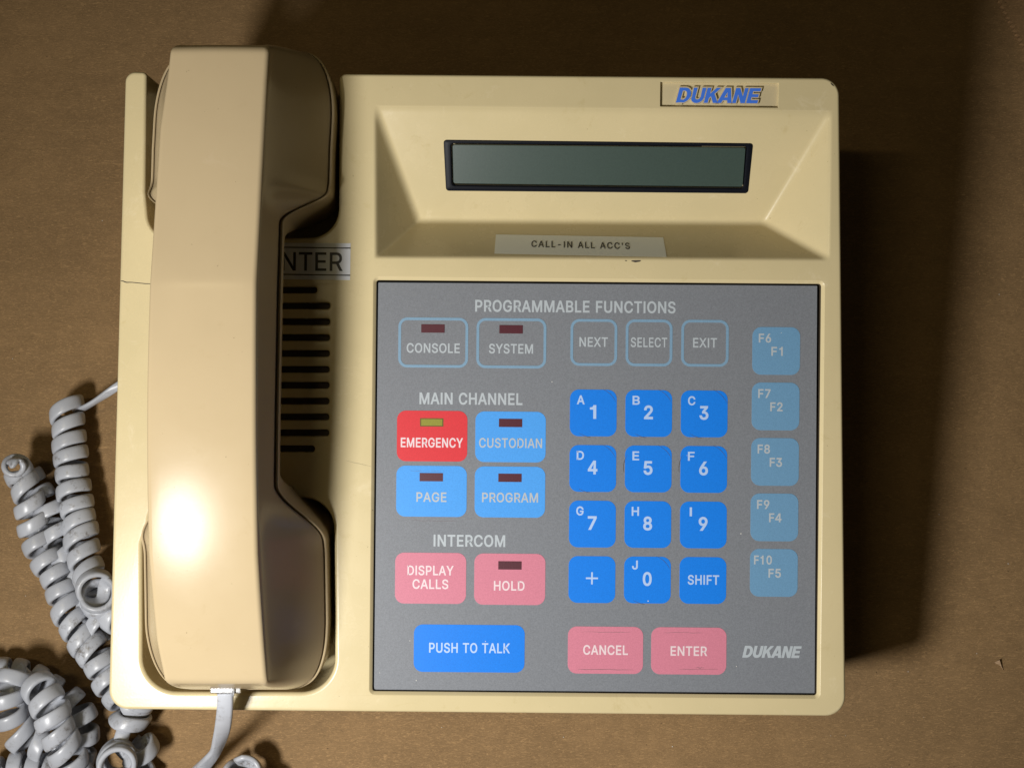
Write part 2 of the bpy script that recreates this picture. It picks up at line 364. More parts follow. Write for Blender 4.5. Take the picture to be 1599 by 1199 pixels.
 '2': (453, ["64,0 64,47 234,229 282,282 291,294 299,305 305,316 311,327 315,337 318,348 320,360 320,371 319,385 317,397 313,408 308,419 301,428 293,436 283,443 273,449 262,454 250,457 237,459 224,460 209,459 196,457 184,453 172,447 162,441 153,433 145,424 139,413 134,402 130,390 128,376 127,362 66,362 67,384 71,405 77,424 86,442 98,459 111,473 126,486 143,496 162,505 182,511 203,514 225,516 247,514 268,511 288,505 306,497 323,486 337,474 350,461 361,445 370,428 376,411 380,392 381,372 380,358 378,345 375,331 371,318 365,304 357,290 347,275 336,259 322,241 306,223 288,202 267,180 153,60 153,57 389,57 389,0"]),
 '3': (453, ["218,-7 195,-6 173,-3 152,2 133,10 114,19 98,30 83,43 70,57 60,74 52,91 46,111 44,132 109,132 111,119 115,107 120,97 126,87 134,78 144,71 154,64 165,59 178,55 191,52 204,50 219,50 234,51 248,53 262,56 275,61 287,67 297,74 307,83 315,93 321,104 325,116 328,130 329,145 328,158 326,172 322,184 316,196 308,207 299,217 288,226 275,234 260,240 242,244 223,247 201,248 157,248 157,299 288,448 288,452 70,452 70,509 372,509 372,461 211,278 211,289 239,290 264,288 287,284 308,276 327,265 344,253 359,239 371,222 381,205 387,186 392,166 393,145 392,123 387,103 380,84 370,66 358,50 344,36 327,23 309,12 288,4 266,-2 243,-6"]),
 '4': (453, ["40,105 40,158 247,509 311,509 109,166 109,163 413,163 413,105", "282,0 282,121 282,146 282,318 343,318 343,0"]),
 '5': (453, ["221,-7 199,-6 178,-2 159,3 140,11 123,21 108,32 94,45 83,60 73,76 66,93 62,111 60,130 122,130 124,119 127,108 132,98 138,89 145,80 154,73 163,66 173,60 184,56 196,52 208,50 221,50 236,51 250,53 264,58 276,64 288,72 298,82 307,92 314,104 320,117 324,131 327,146 328,162 327,178 324,193 320,208 314,221 306,233 297,244 286,254 275,262 262,269 248,273 233,276 218,277 205,276 192,275 180,272 167,268 156,264 145,258 136,252 128,246 67,253 96,509 366,509 366,452 151,452 134,301 136,301 145,308 155,315 166,320 178,325 190,329 203,331 216,333 229,334 247,333 263,330 279,326 294,321 308,314 321,306 334,296 345,285 355,273 364,260 372,246 379,231 384,215 388,199 390,181 391,163 390,139 385,117 379,95 369,76 357,57 343,41 327,27 309,15 289,6 268,-1 245,-5"]),
 '6': (453, ["226,-7 203,-5 182,-1 161,5 142,15 125,26 109,40 96,56 84,74 75,94 69,115 65,138 64,162 65,180 68,199 73,219 80,239 89,261 102,285 118,311 137,340 252,509 322,509 151,261 145,261 149,268 154,275 159,281 165,288 172,293 179,299 187,303 196,307 205,310 214,312 224,314 235,314 257,313 278,309 298,303 316,295 332,284 346,271 359,257 370,240 378,221 384,201 388,180 389,157 388,134 384,112 377,92 368,73 356,55 343,39 327,26 310,14 291,5 271,-2 249,-6", "226,48 241,49 254,52 267,56 279,63 289,70 299,79 307,90 314,101 320,114 324,128 327,142 327,157 327,173 324,187 320,201 314,213 307,225 299,235 289,244 279,251 267,258 254,262 241,264 226,265 212,264 198,262 186,258 174,252 163,244 153,235 145,225 138,214 132,201 128,188 126,174 125,158 126,143 128,128 132,114 138,102 145,90 153,79 163,70 174,63 186,56 198,52 212,49"]),
 '7': (453, ["97,0 323,448 323,452 62,452 62,509 391,509 391,449 165,0"]),
 '8': (453, ["226,-7 201,-6 178,-2 156,3 136,11 117,21 101,33 86,47 74,62 64,78 57,96 53,115 52,135 53,151 55,166 59,181 65,195 72,208 81,220 90,231 101,241 113,249 125,256 139,261 153,265 153,267 135,273 119,282 105,293 93,308 83,324 76,342 72,360 70,380 72,399 75,417 82,434 90,450 101,464 114,477 129,488 146,498 164,506 184,511 204,514 226,516 248,514 269,511 288,506 306,498 323,488 337,477 350,464 361,450 370,434 377,417 380,399 382,380 380,361 376,342 369,324 359,308 347,293 333,282 318,273 300,267 300,265 314,261 327,256 339,249 351,241 362,231 372,220 380,208 387,195 393,181 397,166 400,151 401,135 399,115 395,96 388,78 378,62 366,47 352,33 335,21 317,11 296,3 275,-2 251,-6", "226,49 243,50 258,52 272,55 285,60 296,66 307,74 315,82 323,91 329,102 333,113 336,126 337,139 336,152 333,165 329,177 322,189 314,199 305,208 295,216 283,223 270,228 256,232 242,234 226,235 211,234 196,232 182,228 169,223 157,216 147,208 138,199 130,189 123,177 119,165 116,152 115,139 116,126 119,113 123,102 129,91 136,82 145,74 156,66 167,60 180,55 195,52 210,50", "226,290 239,290 252,292 263,296 274,300 284,306 293,313 300,321 307,330 312,341 316,351 318,363 319,376 318,388 316,399 313,410 308,420 301,429 294,437 285,444 275,449 264,454 252,457 240,459 226,460 213,459 200,457 188,454 177,449 167,444 159,437 151,429 145,420 139,410 136,399 134,388 133,376 134,363 136,351 139,341 145,330 151,321 159,313 168,306 178,300 189,296 201,292 213,290"]),
 '9': (453, ["226,516 249,514 271,510 291,503 310,494 328,482 343,468 356,452 368,434 377,414 384,393 388,371 389,347 388,328 385,309 380,290 373,270 363,248 350,224 334,197 315,168 200,0 130,0 301,248 307,248 303,240 299,234 294,227 287,221 281,215 273,210 265,206 257,202 248,199 238,196 228,195 218,195 195,196 175,199 155,206 137,214 121,225 106,237 94,252 83,269 74,287 68,307 65,329 64,352 65,375 69,397 75,417 85,436 96,454 110,469 125,483 143,494 162,504 182,510 203,514", "226,460 212,459 199,457 186,452 174,446 163,438 154,429 145,419 138,407 133,395 129,381 126,367 125,352 126,336 129,322 133,308 138,295 145,284 154,274 163,265 174,257 186,251 199,247 212,244 226,243 240,244 254,247 267,251 279,257 289,265 299,273 307,284 314,295 320,308 324,321 327,335 327,350 327,366 324,381 320,394 314,407 307,419 299,429 290,438 279,446 267,452 254,457 241,459"]),
 '+': (453, ["198,34 198,364 255,364 255,34", "61,172 61,226 391,226 391,172"]),
 '-': (453, ["337,244 337,188 114,188 114,244"]),
 "'": (206, ["78,318 70,509 136,509 128,318"]),
}
GLYPHS["I"] = (186, ["60,0 60,509 125,509 125,0"])
GLYPHS["1"] = (453, ["276,509 276,0 212,0 212,372 98,372 98,418 150,424 188,446 212,509"])
GLYPHS["+"] = (453, ["194,0 194,222 -28,222 -28,287 194,287 194,509 259,509 259,287 481,287 481,222 259,222 259,0"])
GLYPHS["A"] = (480, ["14,0 84,0 134,138 346,138 396,0 466,0 277,509 203,509", "155,195 240,432 325,195"])
GLYPHS["4"] = (453, ["280,0 345,0 345,118 415,118 415,176 345,176 345,509 265,509 30,172 30,118 280,118", "280,176 102,176 280,430"])
CAP = 0.509

def glyph_loops(text, track=0.0):
    x = 0.0; loops = []
    for ch in text:
        if ch == ' ': x += 0.22 + track; continue
        adv, ls = GLYPHS[ch]
        for l in ls:
            loops.append([(float(a) / 1000 + x, float(b) / 1000) for a, b in (p.split(',') for p in l.split())])
        x += adv / 1000 + track
    xs = [p[0] for l in loops for p in l]
    x0, x1 = min(xs), max(xs)
    return [[((a - x0) / (x1 - x0), b / CAP) for a, b in l] for l in loops], (x1 - x0)

def loops_to_mesh(loops, bold, depth, name):
    """loops in mm -> filled flat mesh (holes found from nesting), optionally with sides"""
    def area(l): return sum(l[i - 1][0] * l[i][1] - l[i][0] * l[i - 1][1] for i in range(len(l))) / 2
    def inside(p, l):
        c = False
        for i in range(len(l)):
            (x0, y0), (x1, y1) = l[i - 1], l[i]
            if (y0 > p[1]) != (y1 > p[1]) and p[0] < (x1 - x0) * (p[1] - y0) / (y1 - y0) + x0: c = not c
        return c
    def winding(p, l):
        n = 0
        for i in range(len(l)):
            (x0, y0), (x1, y1) = l[i - 1], l[i]
            if (y0 > p[1]) != (y1 > p[1]):
                if p[0] < (x1 - x0) * (p[1] - y0) / (y1 - y0) + x0: n += 1 if y1 > y0 else -1
        return n
    nest = [sum(all(inside(p, o) for p in l[::2]) for o in loops if o is not l) % 2 for l in loops]
    outers = []
    for l, h in zip(loops, nest):
        if not h:
            l = l if area(l) > 0 else l[::-1]
            outers.append((l, [q if area(q) < 0 else q[::-1] for q, hh in zip(loops, nest) if hh and inside(q[0], l)]))
    Bt = Builder()
    for l, hs in outers:
        lo_ = offset(l, bold) if bold else l
        ho_ = [offset(q, bold) if bold else q for q in hs]
        o = Bt.loop(lo_, depth)
        hh = [Bt.loop(q, depth) for q in ho_]
        pts = []; eds = []
        for q in [lo_] + ho_:
            k0 = len(pts); pts += [Vector((p[0] * 10, p[1] * 10)) for p in q]
            eds += [(k0 + i, k0 + (i + 1) % len(q)) for i in range(len(q))]
        cv, ce, cf, _a, _b, _c = delaunay_2d_cdt(pts, eds, [], 0, 1e-5)
        i0 = len(Bt.v); Bt.v += [(p.x / 10, p.y / 10, depth) for p in cv]
        for f in cf:
            m = ((cv[f[0]].x + cv[f[1]].x + cv[f[2]].x) / 30, (cv[f[0]].y + cv[f[1]].y + cv[f[2]].y) / 30)
            if winding(m, lo_) > 0 and not any(winding(m, q) < 0 for q in ho_):
                Bt.f.append(tuple(i0 + k for k in f)); Bt.m.append(0)
        if depth:
            for r in [o] + hh:
                lo = Bt.loop([Bt.v[i][:2] for i in r], -depth); Bt.bridge(r, lo)
    me = bpy.data.meshes.new(name); me.from_pydata(Bt.v, [], Bt.f)
    bm = bmesh.new(); bm.from_mesh(me)
    bmesh.ops.remove_doubles(bm, verts=bm.verts, dist=1e-4)
    bmesh.ops.delete(bm, geom=[v for v in bm.verts if not v.link_faces], context='VERTS')
    if depth: bmesh.ops.recalc_face_normals(bm, faces=bm.faces)
    else:
        for f in bm.faces:
            f.normal_update()
            if f.normal.z < 0: f.normal_flip()
    bm.to_mesh(me); bm.free()
    return me

ROT = math.radians(-0.50)     # the whole telephone sits turned by half a degree

def place_flat(name, me, mat, parent, centre, origin, ux=None, uy=None):
    """centre: face-frame point; ux, uy: in-plane axes; the mesh is in mm"""
    if ux is None:
        ux = Vector((math.cos(ROT), math.sin(ROT), 0)); uy = Vector((-math.sin(ROT), math.cos(ROT), 0))
    uz = ux.cross(uy)
    c = Vector(centre); o3 = Vector(origin)
    for v in me.vertices:
        v.co = (c + ux * v.co.x + uy * v.co.y + uz * v.co.z - o3) * MM
    me.materials.clear(); me.materials.append(mat)
    ob = bpy.data.objects.new(name, me); COL.objects.link(ob)
    if parent: ob.parent = parent
    return ob

def text_obj(name, lines, mat, parent, origin, w, bold=0.10, rot_axes=None, track=0.03, depth=0.0):
    """lines: (text, cx, cy, width, cap) in photograph pixels at depth w"""
    k = (DIST - w) / FPX
    cx = sum(l[1] for l in lines) / len(lines); cy = sum(l[2] for l in lines) / len(lines)
    loops = []; bold = bold * 1.05 + 0.01
    for t, x, y, wd, cap in lines:
        g, nat = glyph_loops(t, track)
        bw = bold * 2
        for l in g:
            loops.append([((x - cx) * k + (a - 0.5) * (wd * k - bw), -(y - cy) * k + (b - 0.5) * (cap * k - bw)) for a, b in l])
    me = loops_to_mesh(loops, bold, depth, name)
    return place_flat(name, me, mat, parent, P(cx, cy, w), origin)

def rrect(wd, ht, r, seg=6):
    return round_poly([(-wd/2, -ht/2, r), (wd/2, -ht/2, r), (wd/2, ht/2, r), (-wd/2, ht/2, r)], seg)
# ------------------------------------------------------------------ setting: the cardboard
def ground_sheet():
    me = bpy.data.meshes.new('cardboard_ground')
    s = 0.9
    me.from_pydata([(-s, -s, 0), (s, -s, 0), (s, s, 0), (-s, s, 0)], [], [(0, 1, 2, 3)])
    me.materials.append(CARD)
    o = bpy.data.objects.new('cardboard_ground', me); COL.objects.link(o)
    o['kind'] = 'structure'
    return o
ground_sheet()

def world_poly(name, pts, thick, mat, drop=0.0):
    """prism from a list of world XY points"""
    n = len(pts); v = [(p[0], p[1], drop) for p in pts] + [(p[0], p[1], drop + thick) for p in pts]
    f = [tuple(range(n, 2 * n)), tuple(range(n))[::-1]] + [(i, (i + 1) % n, n + (i + 1) % n, n + i) for i in range(n)]
    me = bpy.data.meshes.new(name); me.from_pydata(v, [], f); me.materials.append(mat)
    o = bpy.data.objects.new(name, me); COL.objects.link(o)
    return o

# torn, perforated edge of a second cardboard sheet at the upper right
a = PG(1548, -14, 0.9); b = PG(1640, 160, 0.9)
d = (b - a); L = d.length; d.normalize(); nrm = Vector((d.y, -d.x, 0)) * -1
if nrm.x < 0: nrm = -nrm
edge = []; k = 0; t = -0.004
while t < L:
    edge.append(a + d * t + nrm * (0.0 if k % 2 else 0.0012 + random.uniform(-.00015, .00015))); t += random.uniform(0.0009, 0.0014); k += 1
far = [edge[-1] + nrm * 0.12, edge[0] + nrm * 0.12]
fl = world_poly('cardboard_flap', edge + far, 0.0015, cardboard_material('flap_cardboard', (0.26, 0.155, 0.07)), 0.0003)
fl['label'] = 'brown cardboard flap with a zigzag perforated edge on the cardboard sheet'; fl['category'] = 'flap'

# ------------------------------------------------------------------ the telephone
ORG = (0, 0, 0)
PHONE = thing('desk_telephone', 'cream desk telephone with grey membrane keypad and blank display, standing on brown cardboard', 'telephone', ORG)

def p2(px, py, w=0.0):
    q = P(px, py, w); return (q.x, q.y)
def rp(pts, w=0.0, seg=10):
    return round_poly([(*p2(x, y, w), r) for x, y, r in pts], seg)
def ground_w(p):             # depth of the cardboard below a face-frame point, a hair above it
    v = p[1]
    return -(Z0 + v * math.sin(TILT)) / math.cos(TILT) + 0.05

B = Builder()
# outline of the face: the open handset well notches its rear edge
well = [(531, 117.5, 2.2), (530, 372, 9.0), (236, 374, 8.0), (229.5, 300, 5.0), (231.5, 115, 1.3)]
outline = rp([(1308.5, 124, 5.6), (1318.5, 1115.5, 6.2), (172, 1104.5, 6.0), (198.5, 114, 3.2)] + [well[4], well[3], well[2], well[1], well[0]], -1.8, 12)
RF = 1.0
def fillet_loops(loop, r, sign, steps=6):
    """sign +1: outer edge (loop shrinks towards the face), -1: edge of a hole"""
    ids = []
    for i in range(steps + 1):
        q = math.pi / 2 * i / steps
        ids.append(B.loop(offset(loop, -sign * r * (1 - math.sin(q))), -r * (1 - math.cos(q))))
    for i in range(steps): B.bridge(ids[i], ids[i + 1])
    return ids[0], ids[-1]
top_o, low_o = fillet_loops(outline, RF, 1)
bot = B.loop(outline, ground_w)
B.bridge(low_o, bot)

holes = []
# lower handset well
def pocket(pts, r, depth, rf_floor, taper, seg=12):
    lp = rp(pts, 0, seg)
    t, l = fillet_loops(lp, r, -1)
    holes.append(t)
    prev = l
    lo = offset(lp, -taper)
    a = B.loop(lo, -(depth - rf_floor)); B.bridge(prev, a); prev = a
    for i in range(1, 5):
        q = math.pi / 2 * i / 4
        a = B.loop(offset(lo, -rf_floor * (1 - math.cos(q))), -(depth - rf_floor) - rf_floor * math.sin(q)); B.bridge(prev, a); prev = a
    B.fill(prev)
pocket([(233, 778, 7), (521, 778, 9.5), (523, 1081, 10.5), (221.5, 1080, 11), (221.5, 846, 6), (233, 820, 6)], 1.3, 21.0, 3.0, 0.8)

# floor of the open upper well
fl_pts = [offset(outline, -0.0)[0]]
floor = [p2(534, 117.5), p2(534, 376), p2(225, 376), p2(225, 115.0)]
f0 = B.loop(floor, -22.0); B.f.append(tuple(f0)); B.m.append(0)
backw = [(*p2(534, 117.9), -22.0), (*p2(225, 115.9), -22.0)]
i0 = len(B.v); B.v += [backw[0], backw[1], (backw[1][0], backw[1][1], ground_w(backw[1])), (backw[0][0], backw[0][1], ground_w(backw[0]))]
B.f.append((i0, i0 + 1, i0 + 2, i0 + 3)); B.m.append(0)

# speaker slots
for i in range(11):
    y = 452.5 + 24.8 * i
    x1 = 495 if i == 0 else (491.5 if i == 10 else 515.5 - 0.2 * i)
    x0 = 244 - 0.25 * i + (22 if i in (0, 10) else 0)
    lp = rp([(x0, y - 5.2, .95), (x1, y - 5.0, .95), (x1, y + 5.4, .95), (x0, y + 5.2, .95)], 0, 6)
    t, l = fillet_loops(lp, 0.5, -1, 3); holes.append(t)
    a = B.loop(lp, -3.2); B.bridge(l, a, 0); B.fill(a, (), 1)

# badge window
lp = rp([(1031.5, 128, .15), (1216, 130, .15), (1215, 168.5, .15), (1031, 166.5, .15)], 0, 3)
t, l = fillet_loops(lp, 0.14, -1, 3); holes.append(t)
a = B.loop(lp, -1.05); B.bridge(l, a); B.fill(a, (), 2)

# keypad opening with a small chamfered lip
lp = rp([(587.5, 437, .8), (1283.5, 443, .8), (1276.5, 1086, .8), (581, 1079.5, .8)], 0, 4)
c0 = B.loop(offset(lp, 1.05), 0.0); c1 = B.loop(offset(lp, 0.85), -0.10); c2 = B.loop(offset(lp, 0.12), -0.75); c3 = B.loop(lp, -1.0); c4 = B.loop(lp, -6.0)
B.bridge(c0, c1); B.bridge(c1, c2); B.bridge(c2, c3); B.bridge(c3, c4, 1); B.fill(c4, (), 1); holes.append(c0)

# display recess: a smooth wedge-shaped pit
TL, TR, BR, BL = [Vector(p2(*q)) for q in ((586, 169), (1296.5, 176.5), (1293.5, 405), (587, 401.5))]
cen = (TL + TR + BR + BL) / 4
MARG = 1.035
def quad_pt(s, t): return TL.lerp(TR, s).lerp(BL.lerp(BR, s), t)
DEPTH = 17.0
def edge_dist(p, a, b):      # inside distance of a clockwise (on the page) edge
    e = (b - a).normalized(); return (p - a).dot(Vector((e.y, -e.x)))
SL_TOP, SL_L, SL_R, SL_BOT = math.tan(math.radians(27.5)), 17.0 / 11.8, 17.0 / 16.6, 17.0 / 14.0
def smax(a, b, k):
    h = max(k - abs(a - b), 0.0) / k
    return max(a, b) + h * h * k * 0.25
def smin(a, b, k):
    h = max(k - abs(a - b), 0.0) / k
    return min(a, b) - h * h * k * 0.25
def pit_w(p):
    d1 = -edge_dist(p, TL, TR) * SL_TOP
    d2 = -edge_dist(p, TR, BR) * SL_R
    d3 = -edge_dist(p, BR, BL) * SL_BOT
    d4 = -edge_dist(p, BL, TL) * SL_L
    w = smax(smax(d1, d2, 1.6), smax(d3, d4, 1.0), 2.2)
    return smin(0.0, w, 0.8)
# plane of the sloping display face
e_top = (TR - TL).normalized(); n_in = Vector((e_top.y, -e_top.x))
SL_P0 = Vector((TL.x, TL.y, 0)); SL_N = Vector((-n_in.x * -SL_TOP, -n_in.y * -SL_TOP, 1)).normalized()
S_UX = Vector((e_top.x, e_top.y, 0)); S_UX = (S_UX - SL_N * S_UX.dot(SL_N)).normalized(); S_UY = SL_N.cross(S_UX)
bez = [PP(x, y, SL_P0, SL_N) for x, y in ((693, 219), (1175.5, 224.5), (1167.5, 301.5), (697, 297.5))]
sunk = [Vector((q.x, q.y)) for q in [PP(x, y, SL_P0, SL_N) for x, y in ((698, 222.5), (1170.5, 228), (1163.5, 298), (701, 294.5))]]
def in_sunk(p):
    return all(edge_dist(p, sunk[i], sunk[(i + 1) % 4]) > 0 for i in range(4))
NU, NV = 420, 170
i0 = len(B.v); m0, m1 = -0.012, 1.006; n0, n1 = -0.017, 1.03
grid = []
for j in range(NV + 1):
    row = []
    for i in range(NU + 1):
        q = quad_pt(m0 + (m1 - m0) * i / NU, n0 + (n1 - n0) * j / NV)
        w = pit_w(q)
        if i in (0, NU) or j in (0, NV): w = 0.0
        elif in_sunk(q): w -= 2.2
        row.append(len(B.v)); B.v.append((q.x, q.y, w))
    grid.append(row)
for j in range(NV):
    for i in range(NU):
        B.f.append((grid[j][i], grid[j + 1][i], grid[j + 1][i + 1], grid[j][i + 1])); B.m.append(0)
rim = [grid[j][0] for j in range(NV)] + [grid[NV][i] for i in range(NU)] + [grid[j][NU] for j in range(NV, 0, -1)] + [grid[0][i] for i in range(NU, 0, -1)]
holes.append(rim[::-1])
B.fill(top_o, holes)
housing = mesh_obj('housing', B.v, B.f, [CREAM, SHADEPL, BADGE], PHONE, ORG, 50, B.m)
wn = housing.modifiers.new('weighted', 'WEIGHTED_NORMAL'); wn.keep_sharp = True; wn.weight = 100

# keypad panel
WP = -1.7
lp = rp([(590.5, 440.8, .3), (1276.5, 446, .3), (1272.5, 1082, .3), (583.5, 1076.3, .3)], WP, 3)
B = Builder()
a = B.loop(offset(lp, -0.12), WP); b = B.loop(lp, WP - 0.12); c = B.loop(lp, WP - 1.4)
B.bridge(a, b); B.bridge(b, c); B.fill(a); B.fill(c)
mesh_obj('keypad_panel', B.v, B.f, PANEL, PHONE, ORG, 20)

def sheet(name, loop, centre, th, mat, parent, bevel=0.03):
    Bb = Builder()
    a = Bb.loop(offset(loop, -bevel), th); b = Bb.loop(loop, th - bevel); c = Bb.loop(loop, -0.02)
    Bb.bridge(a, b); Bb.bridge(b, c); Bb.fill(a)
    ux = Vector((math.cos(ROT), math.sin(ROT), 0)); uy = Vector((-math.sin(ROT), math.cos(ROT), 0))
    vs = [Vector(centre) + ux * p[0] + uy * p[1] + Vector((0, 0, p[2])) for p in Bb.v]
    return mesh_obj(name, vs, Bb.f, mat, parent, ORG, 20)

def ring(name, loop, width, centre, th, mat, parent):
    Bb = Builder()
    a = Bb.loop(loop, th); b = Bb.loop(offset(loop, -width), th)
    a2 = Bb.loop(loop, -0.02); b2 = Bb.loop(offset(loop, -width), -0.02)
    Bb.bridge(a, b); Bb.bridge(a2, a); Bb.bridge(b, b2)
    ux = Vector((math.cos(ROT), math.sin(ROT), 0)); uy = Vector((-math.sin(ROT), math.cos(ROT), 0))
    vs = [Vector(centre) + ux * p[0] + uy * p[1] + Vector((0, 0, p[2])) for p in Bb.v]
    return mesh_obj(name, vs, Bb.f, mat, parent, ORG, 20)

KP = (DIST - WP) / FPX
TH = 0.07
def window(cx, cy, mat, parent, edge=None):
    lp = rrect(36.5 * KP, 13 * KP, 0.05, 1)
    c = P(cx, cy, WP + TH)
    if edge:
        w = sheet('indicator_window', lp, c, 0.03, edge, parent, 0.01)
        sheet('indicator_window', rrect(33 * KP, 10 * KP, 0.05, 1), P(cx, cy, WP + TH + 0.03), 0.03, mat, parent, 0.01)
    else:
        sheet('indicator_window', lp, c, 0.04, mat, parent, 0.01)

def key(cx, cy, wpx, hpx, mat, texts, ink, win=None, outlined=False, bold=0.10, label=None, rad=14):
    lp = rrect(wpx * KP, hpx * KP, rad * KP, 8)
    c = P(cx, cy, WP)
    if outlined: o = ring('key', lp, 4.2 * KP, c, TH, mat, PHONE)
    else: o = sheet('key', lp, c, TH, mat, PHONE)
    if label: o['label'] = label
    for t in texts:
        text_obj('lettering', t[0], ink, o, ORG, WP + TH + 0.03 if not outlined else WP + 0.04, t[1] if len(t) > 1 else bold)
    if win: window(win[0], win[1], OLIVE if len(win) > 2 else MAROON, o, OLIVEDARK if len(win) > 2 else None)
    return o

# headings printed on the panel
for t, cx, cy, wd in (('PROGRAMMABLE FUNCTIONS', 898.5, 478.8, 313), ('MAIN CHANNEL', 735.5, 622.5, 161), ('INTERCOM', 733, 844, 112)):
    text_obj('heading', [(t, cx, cy, wd, 18.5)], INK, PHONE, ORG, WP + 0.04, 0.11)

key(676.5, 535, 109, 78, STEELLINE, [([('CONSOLE', 676.5, 543.5, 83, 15)],)], INK, (676, 513), True, 0.07, 'outlined key lettered CONSOLE')
key(798.5, 536, 109, 78, STEELLINE, [([('SYSTEM', 798, 544.5, 69, 15)],)], INK, (798, 514.3), True, 0.07, 'outlined key lettered SYSTEM')
key(927.3, 534.8, 73, 73, STEELLINE, [([('NEXT', 927, 534, 44.5, 15)],)], INK, None, True, 0.07, 'outlined square key lettered NEXT')
key(1013.5, 535.4, 73, 73, STEELLINE, [([('SELECT', 1013.5, 534.6, 57, 15)],)], INK, None, True, 0.05, 'outlined square key lettered SELECT')
key(1100.8, 536, 74, 73, STEELLINE, [([('EXIT', 1101, 535.2, 37.5, 15)],)], INK, None, True, 0.07, 'outlined square key lettered EXIT')
for i, (a, b) in enumerate((('F6', 'F1'), ('F7', 'F2'), ('F8', 'F3'), ('F9', 'F4'), ('F10', 'F5'))):
    cx, cy = 1212 - 0.92 * i, 548 + 86.5 * i
    key(cx, cy, 74.5, 74.5, STEEL, [([(a, cx - (17.5 if i < 4 else 17), cy - 20, 19.5 if i < 4 else 28, 14), (b, cx + 1.5, cy + 0.5, 19.5 if i else 18, 14)],)], INK, None, False, 0.09, 'dull blue key lettered %s and %s' % (a, b))
nums = ['123', '456', '789', '+0S']
lets = ['ABC', 'DEF', 'GHI', ' J ']
for r in range(4):
    for c in range(3):
        cx = 926.4 + 86.6 * c - 0.68 * r; cy = 644.7 + 86.6 * r + 0.7 * c
        n, l = nums[r][c], lets[r][c]
        tx = []
        if n == 'S': tx.append(([('SHIFT', 1098.5, 905, 49, 15)], 0.08))
        elif n == '+': tx.append(([('+', cx, cy - 2, 19, 19)], 0.02))
        else:
            wn_ = {'1': 10, '4': 15, '7': 14}.get(n, 14)
            tx.append(([(n, cx - 0.3, cy - 1.6, wn_, 21.5)], 0.16))
        if l != ' ':
            lx = {'A': 12, 'I': 3.6, 'E': 10.5, 'F': 10.5, 'J': 9}.get(l, 11.5)
            tx.append(([(l, cx - 19.5, cy - (23.5 if l == 'J' else 20.5), lx, 14)], 0.09))
        nm = {'S': 'SHIFT', '+': 'plus'}.get(n, n)
        ko = key(cx, cy, 73, 73, BLUE, tx, LILAC, None, False, 0.1, 'strong blue key lettered %s' % nm)
key(674.8, 680.7, 110, 79, RED, [([('EMERGENCY', 674.3, 691, 97, 15)], 0.075)], PALEPINK, (674.2, 659.3, 1), False, 0.1, 'red key lettered EMERGENCY')
key(797.2, 682, 110, 79, SKY, [([('CUSTODIAN', 797.3, 691.6, 98.5, 15)], 0.06)], INK, (797.3, 660.2), False, 0.1, 'light blue key lettered CUSTODIAN')
key(673.8, 766.8, 110, 79.5, SKY, [([('PAGE', 673.7, 775.9, 47, 15)], 0.07)], INK, (673.5, 744.8), False, 0.1, 'light blue key lettered PAGE')
key(796.3, 768, 110, 79.5, SKY, [([('PROGRAM', 796.5, 776.6, 87.5, 15)], 0.07)], INK, (796.4, 745.8), False, 0.1, 'light blue key lettered PROGRAM')
key(672.4, 902.4, 111, 79.5, PINK, [([('DISPLAY', 672.2, 890.3, 72, 15), ('CALLS', 672.2, 911.6, 56, 15)], 0.07)], PALEPINK, None, False, 0.1, 'pink key lettered DISPLAY CALLS')
key(796, 904, 111, 80, PINK, [([('HOLD', 795.2, 914.2, 48, 15)], 0.07)], PALEPINK, (796.3, 882.4), False, 0.1, 'pink key lettered HOLD')
key(732.7, 1012, 173, 74, BLUE, [([('PUSH TO TALK', 733, 1011.2, 126, 15.5)], 0.07)], LILAC, None, False, 0.1, 'wide blue key lettered PUSH TO TALK')
key(945.4, 1014.6, 117.5, 73.5, PINK, [([('CANCEL', 945.6, 1014.4, 70, 15)], 0.08)], PALEPINK, None, False, 0.1, 'pink key lettered CANCEL')
key(1075.5, 1015.8, 117.5, 73.5, PINK, [([('ENTER', 1075.6, 1016, 57, 15)], 0.08)], PALEPINK, None, False, 0.1, 'pink key lettered ENTER')

